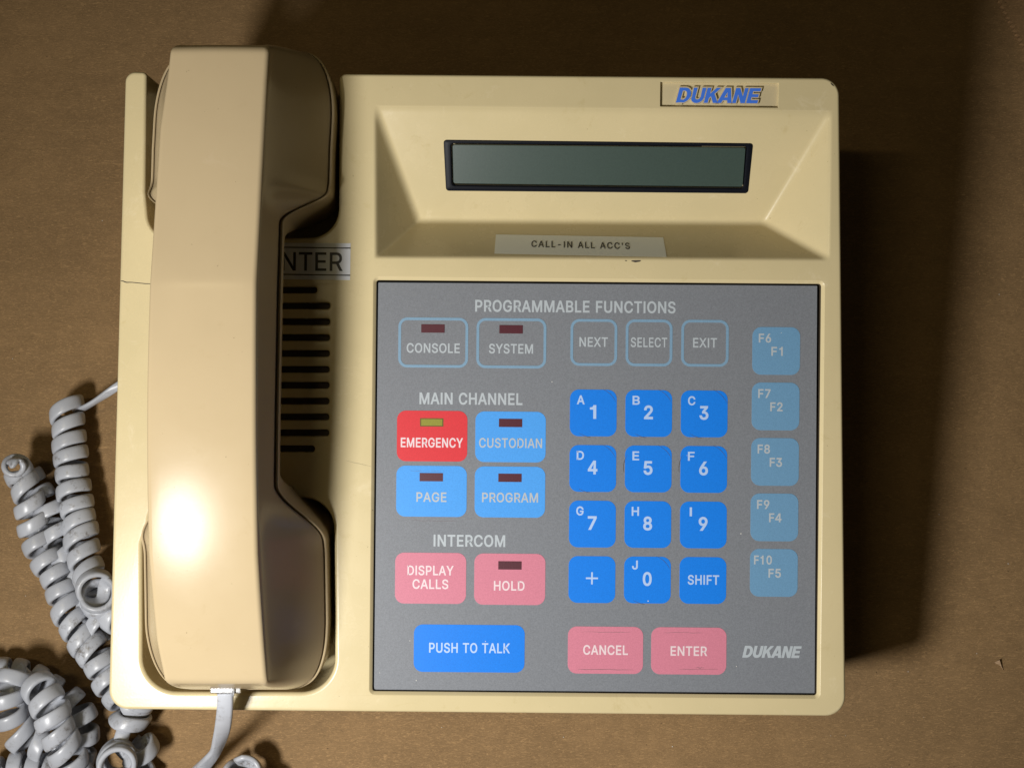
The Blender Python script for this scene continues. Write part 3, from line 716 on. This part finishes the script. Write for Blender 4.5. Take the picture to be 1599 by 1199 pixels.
# heavy slanted maker's letters
def logo_loops(width, height, slant=0.28):
    """DUKANE in heavy slanted capitals; unit boxes scaled to width x height (mm)"""
    L = []; x = 0.0
    def put(loops, adv):
        nonlocal x
        for l in loops: L.append([(p[0] + x, p[1]) for p in l])
        x += adv
    s = .30
    def q(cx, cy, rx, ry, a0, a1, n=10):
        return [(cx + rx * math.cos(math.radians(a0 + (a1 - a0) * i / n)), cy + ry * math.sin(math.radians(a0 + (a1 - a0) * i / n))) for i in range(n + 1)]
    put([[(0, 0), (.45, 0)] + q(.45, .5, .5, .5, -90, 90) + [(0, 1)],
         [(s, .22), (.44, .22)] + q(.44, .5, .2, .28, -90, 90) + [(s, .78)]], 1.00)
    put([[(0, 1), (0, .36)] + q(.46, .36, .46, .38, 180, 360) + [(.92, 1), (.62, 1), (.62, .38)] + q(.46, .38, .16, .15, 360, 180) + [(s, 1)]], .98)
    put([[(0, 0), (s, 0), (s, .30), (.40, .42), (.66, 0), (1.02, 0), (.62, .60), (1.0, 1), (.64, 1), (s, .62), (s, 1), (0, 1)]], .92)
    put([[(0, 0), (.33, 0), (.41, .18), (.70, .18), (.76, 0), (1.08, 0), (.76, 1), (.36, 1)],
         [(.47, .38), (.66, .38), (.585, .70)]], 1.10)
    put([[(0, 0), (.28, 0), (.28, .56), (.60, 0), (.92, 0), (.92, 1), (.64, 1), (.64, .46), (.32, 1), (0, 1)]], .99)
    put([[(0, 0), (.82, 0), (.82, .22), (s, .22), (s, .395), (.76, .395), (.76, .605), (s, .605), (s, .78), (.82, .78), (.82, 1), (0, 1)]], .82)
    L = [[(px + slant * py, py) for px, py in l] for l in L]
    xs = [p[0] for l in L for p in l]; x0, x1 = min(xs), max(xs)
    return [[((px - x0) / (x1 - x0) * width - width / 2, py * height - height / 2) for px, py in l] for l in L]

me = loops_to_mesh(logo_loops(93 * KP, 18.5 * KP), 0.0, 0.0, 'logo_lettering')
place_flat('logo_lettering', me, INK, PHONE, P(1205.5, 1017.3, WP + 0.04), ORG)

# raised badge letters: cream bodies with blue faces
KB = (DIST) / FPX
me = loops_to_mesh(logo_loops(134 * KB, 24 * KB), 0.20, 0.38, 'badge_lettering')
let = place_flat('badge_lettering', me, BADGE, PHONE, P(1122, 149.5, -0.62), ORG)
me = loops_to_mesh(logo_loops(134 * KB, 24 * KB), -0.06, 0.03, 'badge_letter_face')
place_flat('letter_face', me, LOGOBLUE, let, P(1122, 149.5, -0.22), ORG)

# ------------------------------------------------------------------ display
def slope_local(px, py):
    q = PP(px, py, SL_P0, SL_N) - SL_P0
    return (q.dot(S_UX), q.dot(S_UY))
def slope_obj(name, Bb, mat, parent, mi=None, angle=40):
    vs = [SL_P0 + S_UX * p[0] + S_UY * p[1] + SL_N * p[2] for p in Bb.v]
    return mesh_obj(name, vs, Bb.f, mat, parent, ORG, angle, mi)
outer = round_poly([(*slope_local(x, y), 1.0) for x, y in ((692.5, 218.5), (1176, 224), (1168, 302), (696.5, 298))], 6)
inner = round_poly([(*slope_local(x, y), 0.8) for x, y in ((704.5, 224.5), (1166.5, 229.5), (1161, 294.5), (706.5, 289.5))], 6)
Bb = Builder()
a = Bb.loop(outer, -1.0); b = Bb.loop(outer, 0.10); c = Bb.loop(offset(outer, -0.25), 0.28); d = Bb.loop(offset(inner, 0.35), 0.22); e = Bb.loop(inner, -0.15); f = Bb.loop(inner, -1.2)
for s, t in ((a, b), (b, c), (c, d), (d, e), (e, f)): Bb.bridge(s, t)
bezel = slope_obj('display_bezel', Bb, BLACK, PHONE)
Bb = Builder()
lo = round_poly([(*slope_local(x, y), 0.7) for x, y in ((706.5, 226.5), (1164.5, 231.2), (1159.8, 292.2), (708, 287))], 5)
a = Bb.loop(offset(lo, -0.1), -0.12); b = Bb.loop(lo, -0.22); c = Bb.loop(lo, -1.0); Bb.bridge(a, b); Bb.bridge(b, c); Bb.fill(a)
slope_obj('display_screen', Bb, LCD, PHONE)

# tape label on the lower wall of the display recess
nb = (BL - BR).normalized(); n_b = Vector((nb.y, -nb.x))     # inward
BW_P0 = Vector((BL.x, BL.y, 0)); BW_N = Vector((n_b.x * SL_BOT, n_b.y * SL_BOT, 1)).normalized()
tq = [PP(x, y, BW_P0, BW_N) + BW_N * 0.06 for x, y in ((774.5, 366.5), (1035.5, 371), (1041, 402), (772, 396.5))]
tp = []
for q in tq: tp += [q, q + BW_N * 0.08]
tape = mesh_obj('label_tape', [tq[0], tq[1], tq[2], tq[3]], [(0, 3, 2, 1)], TAPE, PHONE, ORG)
bux = Vector((-nb.x, -nb.y, 0)); buy = BW_N.cross(bux)
c = PP(906.5, 383, BW_P0, BW_N) + BW_N * 0.12
l0 = PP(830, 381, BW_P0, BW_N); l1 = PP(983, 384.5, BW_P0, BW_N); h0 = PP(906, 378, BW_P0, BW_N); h1 = PP(906, 387.5, BW_P0, BW_N)
g, nat = glyph_loops("CALL-IN ALL ACC'S", 0.10)
wd = (l1 - l0).length; ht = (h1 - h0).length
bux = (l1 - l0).normalized(); buy = BW_N.cross(bux)
me = loops_to_mesh([[((a - .5) * wd, (b - .5) * ht) for a, b in l] for l in g], 0.06, 0.0, 'lettering')
place_flat('lettering', me, BLACKINK, tape, c, ORG, bux, buy)

# paper sticker below the upper well
sq = [P(x, y, 0.08) for x, y in ((424, 379), (547.5, 380), (546.5, 437.5), (423, 436))]
stick = mesh_obj('name_sticker', sq, [(0, 3, 2, 1)], PAPER, PHONE, ORG)
text_obj('lettering', [('NTER', 487.5, 408.5, 95, 29)], BLACKINK, stick, ORG, 0.13, 0.07, track=0.012)
for (x0, y0, x1, y1) in ((424, 386, 547.3, 387.6), (423.4, 428.3, 546.8, 430)):
    q = [P(x0, y0 - .9, 0.13), P(x1, y1 - .9, 0.13), P(x1, y1 + .9, 0.13), P(x0, y0 + .9, 0.13)]
    mesh_obj('printed_line', q, [(0, 3, 2, 1)], BLACKINK, stick, ORG)

# hairline joint on the left rail and other scuffs
def stroke(name, pts, width, mat, parent, w=0.03, org=ORG):
    vs = []; fs = []
    for i, (x, y) in enumerate(pts):
        wd = width if not hasattr(width, '__len__') else width[i]
        a = Vector(pts[max(0, i - 1)]); b = Vector(pts[min(len(pts) - 1, i + 1)]); d = (b - a).normalized(); n = Vector((-d.y, d.x)) * wd / 2
        vs += [P(x + n.x, y + n.y, w), P(x - n.x, y - n.y, w)]
    for i in range(len(pts) - 1): fs.append((2 * i, 2 * i + 2, 2 * i + 3, 2 * i + 1))
    return mesh_obj(name, vs, fs, mat, parent, org)
stroke('hairline_crack', [(188.5, 438.7), (192, 439), (197, 441), (206, 441), (216, 442), (226, 443), (238, 443.4)], [.7, 1.5, 1.6, 1.2, 1.2, 1.2, 1.0], GRIME, PHONE)
stroke('hairline_crack', [(541, 719), (552, 722), (560, 723.5), (570, 726), (579, 728)], [.15, .3, .3, .25, .1], GRIME, PHONE)
stroke('scuff', [(986, 407.5), (992, 408.2), (999, 407.6), (1001, 406.9)], [1.2, 3.4, 2.4, .5], GRIME, PHONE)
stroke('scuff', [(976, 407), (979, 407.4)], [1.2, 1.2], GRIME, PHONE)
stroke('scuff', [(1297, 130), (1300, 133), (1302, 135)], [1.2, 2.0, .8], GRIME, PHONE)

# fine pressed creases round the much-used number keys
rnd = random.Random(3)
for (cx, cy) in ((926.4, 644.7), (1013, 645.4), (1099.6, 646), (1012.4, 732), (1099, 732.7), (1010.5, 905.2), (925.5, 731.3)):
    for a0, a1 in ((-68, -22), (95, 125) if rnd.random() < .6 else (170, 215)):
        rr = 39; pts = [(cx + rr * math.cos(math.radians(a0 + (a1 - a0) * i / 8)), cy - 1 + rr * math.sin(math.radians(a0 + (a1 - a0) * i / 8))) for i in range(9)]
        stroke('crease', pts, [.1, .35, .5, .55, .6, .55, .5, .35, .1], GRIME, PHONE, WP + TH + 0.015)

for x0, x1, y, w_, wd in ((905, 985, 986, WP + TH, .5), (900, 990, 1044.5, WP + TH, .8), (1035, 1100, 987, WP + TH, .6), (1060, 1122, 1044, WP + TH, .5), (1086, 1100, 1042, WP + TH, .9), (640, 690, 735, WP + TH, .5), (640, 716, 812.5, WP, .5)):
    n = 7; pts = [(x0 + (x1 - x0) * i / n, y + (x1 - x0) * i / n * .0087 + rnd.uniform(-.5, .5)) for i in range(n + 1)]
    stroke('crease', pts, [.08] + [wd * rnd.uniform(.4, 1) for _ in range(n - 1)] + [.08], SCRATCH, PHONE, w_ + 0.015)
# ------------------------------------------------------------------ the handset
HO = (-84, 5, 8)
HAND = thing('telephone_handset', 'cream telephone handset resting in the cradle at the left of the telephone', 'handset', HO)
V_END, V_START = 94.9, -86.0
def smoothstep(a, b, x):
    t = min(1, max(0, (x - a) / (b - a))); return t * t * (3 - 2 * t)
def zt_slope(v):
    s = -0.0025 * (v - 15)
    if v > 15: s = 0.0
    return s - 0.095 * smoothstep(25, 29.5, v) 
_vs = np.linspace(V_START - 1, V_END + 1, 800)
_sl = np.array([zt_slope(v) for v in _vs]); _z = np.concatenate([[0], np.cumsum((_sl[1:] + _sl[:-1]) / 2 * np.diff(_vs))])
_z = _z - _z.max() + 41.5
def zt(v): return float(np.interp(v, _vs, _z))
def cen_u(v): return float(np.interp(v, [-94, -82, -72, -47, 0, 27, 71, 85, 103], [-83.8, -84.3, -85.0, -85.5, -84.6, -84.1, -82.8, -81.8, -80.8]))
def a_half(v):
    return float(np.interp(v, [-94, -86, -72, -47, 0, 27, 71, 85, 103], [14.0, 14.5, 15.2, 15.3, 15.0, 14.7, 14.6, 14.0, 13.6]))
def cup(v): return smoothstep(46, 63, v), smoothstep(-28, -53, v)
def endcut(e, R):
    return 0 if e >= R else R - math.sqrt(max(0, R * R - (R - e) ** 2))
def b_half(v):
    c1, c2 = smoothstep(47.5, 58.5, v), smoothstep(-29, -48, v)
    b = 15.3 + (26.6 - 15.3) * c1 + (27.2 - 15.3) * c2
    b -= endcut(V_END - v, 17.0) * 0.62 + endcut(v - V_START, 17.0) * 0.66
    return max(b, a_half(v) + 0.25)
def zp(v):
    c1, c2 = cup(v)
    return 20.0 - 14.0 * c1 - 16.0 * c2
def zb(v):
    c1, c2 = cup(v)
    return 13.0 - 30.0 * smoothstep(43, 53, v) - 30.0 * smoothstep(-26, -38, v)

vsec = []
RE = 3.2
for i in range(9): vsec.append(V_START + RE * (1 - math.cos(math.pi / 2 * i / 8)))
x = V_START + RE
while x < V_END - RE - 0.4:
    x += 0.9; vsec.append(min(x, V_END - RE))
for i in range(1, 9): vsec.append(V_END - RE + RE * math.sin(math.pi / 2 * i / 8))
def end_inset(v):
    e = min(v - V_START, V_END - v)
    return 0.0 if e >= RE else RE - math.sqrt(max(0, RE * RE - (RE - e) ** 2))

def flare(v, s):             # the ear and mouth ends spread outwards below the back
    g = smoothstep(30, 0, V_END - v) * 7.0 - smoothstep(30, 0, v - V_START) * 8.0
    return g * min(1.0, max(0.0, s)) ** 0.8
def upper_section(v):
    ins = end_inset(v)
    cu = cen_u(v); a = a_half(v) - ins * 0.8; t = zt(v) - ins; b = b_half(v) - ins * 0.4; p = zp(v)
    r = 1.5
    pts = []
    # half profile from the middle of the back to the parting line
    for k in range(6): xx = a * 0.97 * k / 6 * (1 - r / a); pts.append((xx, t + 0.5 * (1 - (xx / a) ** 2) - 0.09))
    d = Vector((b - a, p - t)).normalized()         # direction of the flank
    flank_ang = math.atan2(-d.y, d.x)
    for k in range(8):                              # rounded shoulder
        q = flank_ang * k / 7
        pts.append((a - r + r * math.sin(q) * 1.0, t - r + r * math.cos(q)))
    sx, sy = pts[-1]
    for k in range(1, 17):
        s = k / 16
        bulge = 0 * math.sin(math.pi * s) * 0.05 * (b - a) * (t - p) / 20
        pts.append((sx + (b - sx) * (s ** 1.4) + bulge, sy + (p - sy) * s))
    left = [(cu - x, y) for x, y in pts[1:]][::-1]
    right = [(cu + x, y) for x, y in pts]
    return [(x, y, flare(v, (t - y) / max(1.0, t - p))) for x, y in left + right]

def lower_section(v):
    ins = end_inset(v)
    cu = cen_u(v); b = b_half(v) - ins * 0.4; p = zp(v); z = zb(v) + ins * 0.5
    pts = [(b - 3.0, p + 0.4), (b - 0.6, p + 0.35), (b - 0.6, p - 1.6), (b + 0.4, p - 1.6), (b + 0.45, p - 0.3), (b + 0.7, p - 0.1), (b + 1.05, p - 0.25), (b + 1.2, p - 0.7), (b + 1.2, p - 1.4)]
    hgt = (p - 1.4) - z
    for k in range(1, 9):
        s = k / 8; pts.append((b + 1.2 - 0.7 * s ** 2, p - 1.4 - (hgt - 2) * s))
    pts += [(b - 0.6, z + 0.6), (b - 2.5, z), (0, z)]
    f1 = flare(v, 1.0)
    return [(cu + x, y, f1) for x, y in pts] + [(cu - x, y, f1) for x, y in pts[:-1]][::-1]

def loft(name, secf, closed, mat, caps):
    vs = []; fs = []; n = None
    for v in vsec:
        s = secf(v); n = len(s)
        vs += [(x, v + dv, z) for x, z, dv in s]
    m = len(vsec)
    for j in range(m - 1):
        for i in range(n if closed else n - 1):
            a = j * n + i; b = j * n + (i + 1) % n
            fs.append((a, b, b + n, a + n))
    if caps:
        fs.append(tuple(range(n))[::-1]); fs.append(tuple((m - 1) * n + i for i in range(n)))
    return mesh_obj(name, vs, fs, mat, HAND, HO, 42)
loft('upper_shell', upper_section, False, PEACH, True)
loft('lower_shell', lower_section, True, PEACH, True)
# ------------------------------------------------------------------ the coiled cord
CORG = PG(110, 900, 0)
CORDT = thing('coiled_cord', 'tangled grey coiled cord lying on cardboard beside the telephone', 'cord', None, Matrix.Translation(CORG))

def catmull(pts, n):
    out = []
    P_ = [np.array(p, float) for p in pts]
    P_ = [2 * P_[0] - P_[1]] + P_ + [2 * P_[-1] - P_[-2]]
    for i in range(1, len(P_) - 2):
        for k in range(n):
            t = k / n; a, b, c, d = P_[i - 1:i + 3]
            out.append(0.5 * ((2 * b) + (-a + c) * t + (2 * a - 5 * b + 4 * c - d) * t * t + (-a + 3 * b - 3 * c + d) * t ** 3))
    out.append(P_[-2]); return out

def strand(name, ctrl, phase=0.0, width=4.9, thick=2.1, seed=1, hand=1):
    """ctrl rows: photo x, y, height of the coil's axis over the cardboard (mm), coil radius (mm), pitch (mm per turn)"""
    rnd = random.Random(seed)
    rows = [(*(PG(c[0], c[1], c[2]) * 1000), c[3], c[4]) for c in ctrl]
    cur = np.array(catmull(rows, 40))
    # resample by arc length
    seg = np.linalg.norm(np.diff(cur[:, :3], axis=0), axis=1); s = np.concatenate([[0], np.cumsum(seg)])
    step = 0.16
    ss = np.arange(0, s[-1], step)
    Q = np.stack([np.interp(ss, s, cur[:, k]) for k in range(5)], 1)
    ph = phase; T0 = None; Nn = None
    prof = []
    K = 18
    for k in range(K):
        q = 2 * math.pi * k / K
        c, sn = math.cos(q), math.sin(q)
        ex = 0.7
        prof.append((abs(c) ** ex * (1 if c > 0 else -1) * thick / 2, abs(sn) ** ex * (1 if sn > 0 else -1) * width / 2))
    rings = []
    wob = [rnd.uniform(0, 6.28) for _ in range(6)]
    last = None
    for i in range(len(Q) - 1):
        p = Vector(Q[i, :3]); r = Q[i, 3]; pitch = Q[i, 4]
        T = (Vector(Q[i + 1, :3]) - p).normalized()
        if Nn is None:
            Nn = Vector((0, 0, 1)); Nn = (Nn - T * Nn.dot(T)).normalized()
        else:
            Nn = (Nn - T * Nn.dot(T)).normalized()
        Bn = T.cross(Nn)
        arcl = i * step
        dph = 2 * math.pi * step / (pitch * (1 + 0.07 * math.sin(arcl * .23 + wob[3]) + 0.05 * math.sin(arcl * .61 + wob[4])))
        sub = max(1, int(math.ceil(dph / 0.22)))
        for j in range(sub):
            f = j / sub
            q = ph + dph * f * 1.0
            a = q * hand
            jit = 1 + 0.045 * math.sin(q * 0.37 + wob[0]) + 0.03 * math.sin(q * 0.83 + wob[1])
            er = Nn * math.cos(a) + Bn * math.sin(a)
            tilt = 0.17 * math.sin(q * 0.13 + wob[2]) + 0.06 * math.sin(q * 0.41 + wob[5])
            c = p + T * (step * f + tilt * math.sin(a) * r) + er * (r * jit)
            if last is not None and (c - last).length < 0.12: continue
            last = c.copy()
            rings.append((c, er, T))
        ph += dph
    # centre-line tangents give the ribbon its own width direction
    vs = []; fs = []
    m = len(rings)
    for i, (c, er, T) in enumerate(rings):
        tg = (rings[min(m - 1, i + 1)][0] - rings[max(0, i - 1)][0]).normalized()
        w = tg.cross(er)
        if w.length < 0.2: w = T.cross(er)
        w.normalize()
        e2 = w.cross(tg).normalized()
        if e2.dot(er) < 0: e2 = -e2
        for x, y in prof: vs.append(c + e2 * x + w * y)
    for i in range(m - 1):
        for k in range(K):
            a = i * K + k; b = i * K + (k + 1) % K
            fs.append((a, b, b + K, a + K))
    fs.append(tuple(range(K))[::-1]); fs.append(tuple((m - 1) * K + k for k in range(K)))
    me = bpy.data.meshes.new(name)
    me.from_pydata([tuple(v * MM - CORG) for v in vs], [], fs)
    me.materials.append(CORD)
    for p in me.polygons: p.use_smooth = True
    ob = bpy.data.objects.new(name, me); COL.objects.link(ob); ob.parent = CORDT
    return ob

R = 5.0; PT = 6.0
strand('coil', [(103, 628, 8.5, R, 5.5),
                (104, 637, 8.5, R, PT), (106, 660, 8.5, R, PT), (108, 688, 8.5, R, PT), (111, 716, 8.5, R, PT), (114, 744, 8.5, R, PT), (117, 771, 9, R, PT),
                (121, 799, 9.5, R, PT), (125, 827, 10, R, PT), (129, 856, 10.5, R, PT + .3), (136, 886, 11, R, PT + 1.5), (146, 908, 13, R, 7.5), (151, 924, 18, 5.6, 7), (155, 932, 13, 5.6, 6), (160, 945, 8, 5.2, 7), (180, 962, 7.5, R, 8),
                (210, 985, 8, R, 7), (225, 1030, 7.6, R, 6.5), (222, 1075, 7.6, R, 7), (208, 1105, 7.6, R, 8)], 3.3, seed=2)
strand('coil', [(228, 1085, 7.6, R, 6.5), (203, 1098, 7.6, R, 6.3), (182, 1078, 7.6, R, 5.9), (166, 1053, 7.6, R, 5.9), (151, 1026, 7.6, R, 5.9), (135, 1003, 7.6, R, 5.9), (119, 976, 8, R, 6), (106, 948, 8, R, 6),
                (97, 920, 8, R, 6.2), (86, 893, 8.2, R, 6.4), (70, 866, 8.5, R, 6.8), (58, 838, 9, R, 7), (52, 812, 11, 4.6, 7), (46, 784, 13, 4.4, 7), (38, 757, 14, 4.3, 6.5), (30, 738, 14.5, 4.2, 5.0), (25, 730, 17, 3.6, 4), (24, 728, 20, 2.4, 4), (25, 729, 21, 1.2, 5)], 0.4, seed=3, width=4.8)
strand('coil', [(40, 735, 7, 4.2, 7), (60, 770, 7, 4.6, 7), (78, 798, 7.5, R, 7.5), (88, 830, 7.5, R, 8), (100, 868, 6.5, 4, 9), (120, 900, 6, 3.6, 10), (150, 960, 6.5, 4.5, 8), (165, 985, 7, R, 7)], 2.0, seed=4)
strand('coil', [(-60, 1085, 7.6, R, 6), (-25, 1058, 7.6, R, 6), (8, 1052, 7.6, R, 6.1), (40, 1058, 7.6, R, 6.2), (70, 1074, 7.6, R, 6.5), (100, 1094, 7.6, R, 6.5), (122, 1118, 7.6, R, 6.8), (128, 1150, 7.6, R, 7), (120, 1185, 7.6, R, 7.5)], 0.9, seed=5)
strand('coil', [(30, 1042, 15, 4.0, 6), (14, 1070, 17, R, 6.5), (10, 1090, 17, R, 7), (18, 1118, 14, R, 7), (36, 1146, 10, R, 8), (62, 1160, 8, R, 9), (90, 1185, 7.6, R, 8)], 2.4, seed=6)
strand('coil', [(52, 1062, 14, R, 6.4), (66, 1080, 18, R, 6.2), (76, 1099, 19.5, R, 6.0), (83, 1124, 19, R, 6.0), (93, 1150, 17, R, 6.0), (106, 1178, 14, R, 6.0), (118, 1206, 11, R, 6.2), (150, 1250, 8, R, 6.5), (220, 1285, 8, R, 7),
                (300, 1262, 8.5, R, 8), (345, 1240, 8, R, 9), (370, 1216, 8, R, 8), (379, 1207, 13, R, 7), (388, 1214, 9, R, 8), (420, 1245, 8.5, R, 8), (470, 1290, 8, R, 7), (430, 1350, 8, R, 6), (330, 1330, 8, R, 7), (280, 1260, 8, 1.5, 16), (290, 1225, 9, .1, 60), (318, 1196, 10, .05, 80)], 1.1, seed=7)
strand('coil', [(222, 1098, 8, R, 8), (200, 1128, 9, R, 8.5), (186, 1140, 8, R, 8.5), (205, 1158, 8, R, 9), (222, 1180, 8, R, 8), (205, 1230, 7.6, R, 7)], 0.3, seed=8)
strand('coil', [(205, 1158, 7.6, R, 8), (192, 1172, 8, R, 7), (183, 1182, 11, 5.2, 6), (184, 1190, 17, 5.4, 5.5), (182, 1196, 22, 5.4, 6)], 3.0, seed=9)
strand('coil', [(-20, 1215, 7.6, R, 6.2), (30, 1200, 7.6, R, 6.2), (80, 1208, 7.6, R, 6.2), (120, 1240, 7.6, R, 6.5)], 1.3, seed=10)

# flat twisted lead from the handset plug
def ribbon(name, ctrl, width, thick, mat):
    """ctrl: world point (m), roll (deg)"""
    rows = [(*(c[0] * 1000), c[1]) for c in ctrl]
    cur = catmull(rows, 16); vs = []; fs = []; K = 12; m = len(cur)
    for i, c in enumerate(cur):
        p = Vector(c[:3]); T = (Vector(cur[min(m - 1, i + 1)][:3]) - Vector(cur[max(0, i - 1)][:3])).normalized()
        up = Vector((0, 0, 1)); side = T.cross(up).normalized(); up = side.cross(T)
        q = math.radians(c[3]); sx = side * math.cos(q) + up * math.sin(q); sy = -side * math.sin(q) + up * math.cos(q)
        for k in range(K):
            t = 2 * math.pi * k / K; cx, sn = math.cos(t), math.sin(t)
            vs.append(p + sx * (abs(cx) ** .5 * (1 if cx > 0 else -1) * width / 2) + sy * (abs(sn) ** .8 * (1 if sn > 0 else -1) * thick / 2))
    for i in range(m - 1):
        for k in range(K):
            a = i * K + k; b = i * K + (k + 1) % K; fs.append((a, b, b + K, a + K))
    fs.append(tuple(range(K))[::-1]); fs.append(tuple((m - 1) * K + k for k in range(K)))
    me = bpy.data.meshes.new(name); me.from_pydata([tuple(v * MM - CORG) for v in vs], [], fs); me.materials.append(mat)
    for p in me.polygons: p.use_smooth = True
    o = bpy.data.objects.new(name, me); COL.objects.link(o); o.parent = CORDT
    return o
ribbon('flat_lead', [(PG(215, 586, 16), 0), (PG(190, 599, 15), 15), (PG(172, 611, 14), 45), (PG(156, 622, 12.5), 75), (PG(140, 632, 11), 85), (PG(128, 638, 8), 80), (PG(118, 642, 4), 60)], 3.0, 1.5, CORD)
def FW(px, py, w): return ROOT @ (P(px, py, w) * MM)
ribbon('flat_lead', [(FW(352, 1066, 12), 0), (FW(352, 1085, 11.5), 0), (FW(351, 1110, 9), 8), (FW(348, 1135, 3), 32), (FW(344, 1152, -4), 58), (FW(339, 1168, -12), 75), (FW(328, 1184, -18), 60), (PG(312, 1202, 10), 40), (PG(290, 1228, 9), 30)], 5.0, 2.2, CORD)
# clear connector
Bb = Builder()
x0, x1, y0, y1 = 328, 376, 1071.5, 1083.5
wz = 12.0
for (ax, ay, bx, by, wa, wb) in ((x0, y0 - 8, x1, y1 - 1.5, wz - 2.2, wz + 1.6), (338, y1 - 3, 368, y1, wz - 1.8, wz + 1.2), (363, y0, 366.5, y1 + 3, wz + 1.6, wz + 2.4)):
    q = [P(ax, ay, wa), P(bx, ay, wa), P(bx, by, wa), P(ax, by, wa), P(ax, ay, wb), P(bx, ay, wb), P(bx, by, wb), P(ax, by, wb)]
    i0 = len(Bb.v); Bb.v += [tuple(p) for p in q]
    Bb.f += [tuple(i0 + k for k in t) for t in ((0, 3, 2, 1), (4, 5, 6, 7), (0, 1, 5, 4), (1, 2, 6, 5), (2, 3, 7, 6), (3, 0, 4, 7))]
me = bpy.data.meshes.new('plug')
me.from_pydata([tuple((ROOT @ (Vector(v) * MM)) - CORG) for v in Bb.v], [], Bb.f); me.materials.append(CLEAR)
pl = bpy.data.objects.new('plug', me); COL.objects.link(pl); pl.parent = CORDT
bv = pl.modifiers.new('bevel', 'BEVEL'); bv.width = 0.0003; bv.segments = 2

# ------------------------------------------------------------------ small litter on the cardboard
def litter():
    vs = []; fs = []
    rnd = random.Random(5)
    def chip(x, y, r, h):
        c = PG(x, y, 0); i0 = len(vs); n = rnd.choice((4, 5)); a0 = rnd.uniform(0, 6)
        for k in range(n):
            a = a0 + 6.283 * k / n; rr = r * rnd.uniform(.5, 1.2)
            vs.append((c.x + rr * math.cos(a) * MM, c.y + rr * math.sin(a) * MM * .8, h * MM * rnd.uniform(.5, 1)))
        vs.append((c.x, c.y, h * MM * 1.6))
        for k in range(n): fs.append((i0 + k, i0 + (k + 1) % n, i0 + n))
    for x, y in ((1466, 803), (1442, 1119), (1525, 1020), (1574, 880), (1320, 1148), (1392, 1197), (1418, 1048), (1560, 460), (1297, 1148), (90, 207), (160, 345), (880, 1150), (690, 1135), (1050, 1165), (60, 880), (20, 560), (40, 930)):
        chip(x, y, rnd.uniform(.12, .28), .2)
    for x, y, w in ((1073, 711, WP + TH), (1157, 833, WP), (593, 1050, WP), (1012, 938, WP + TH), (1390, 1160, None), (758, 1001, WP + TH), (908, 192, None), (650, 1062, WP), (1150, 1040, WP), (640, 1000, WP), (862, 596, WP), (1220, 520, WP + TH), (300, 500, None)):
        if w is None: continue
        c = ROOT @ (P(x, y, w + 0.06) * MM); i0 = len(vs); r = rnd.uniform(.1, .2) * MM
        for k in range(5): vs.append(tuple(c + ROOT.to_3x3() @ Vector((r * math.cos(k * 1.257), r * math.sin(k * 1.257), 0))))
        fs.append(tuple(i0 + k for k in range(5)))
    me = bpy.data.meshes.new('dust_specks'); me.from_pydata(vs, [], fs); me.materials.append(SPECK)
    o = bpy.data.objects.new('dust_specks', me); COL.objects.link(o); o['kind'] = 'stuff'
litter()
q = [PG(x, y, h) for x, y, h in ((1553, 1034, .3), (1556, 1036, .4), (1561, 1030, 1.2), (1564, 1040, .7), (1567, 1046, .2), (1560, 1037, .7), (1556, 1032, .8))]
me = bpy.data.meshes.new('cardboard_scrap'); me.from_pydata([tuple(p) for p in q], [], [(0, 1, 5, 6), (6, 5, 3, 2), (5, 4, 3)])
me.materials.append(cardboard_material('scrap_cardboard', (0.36, 0.24, 0.14)))
sc = bpy.data.objects.new('cardboard_scrap', me); COL.objects.link(sc)
sm = sc.modifiers.new('thick', 'SOLIDIFY'); sm.thickness = 0.0003
sc['label'] = 'tiny torn scrap of brown cardboard lying right of the telephone'; sc['category'] = 'scrap'
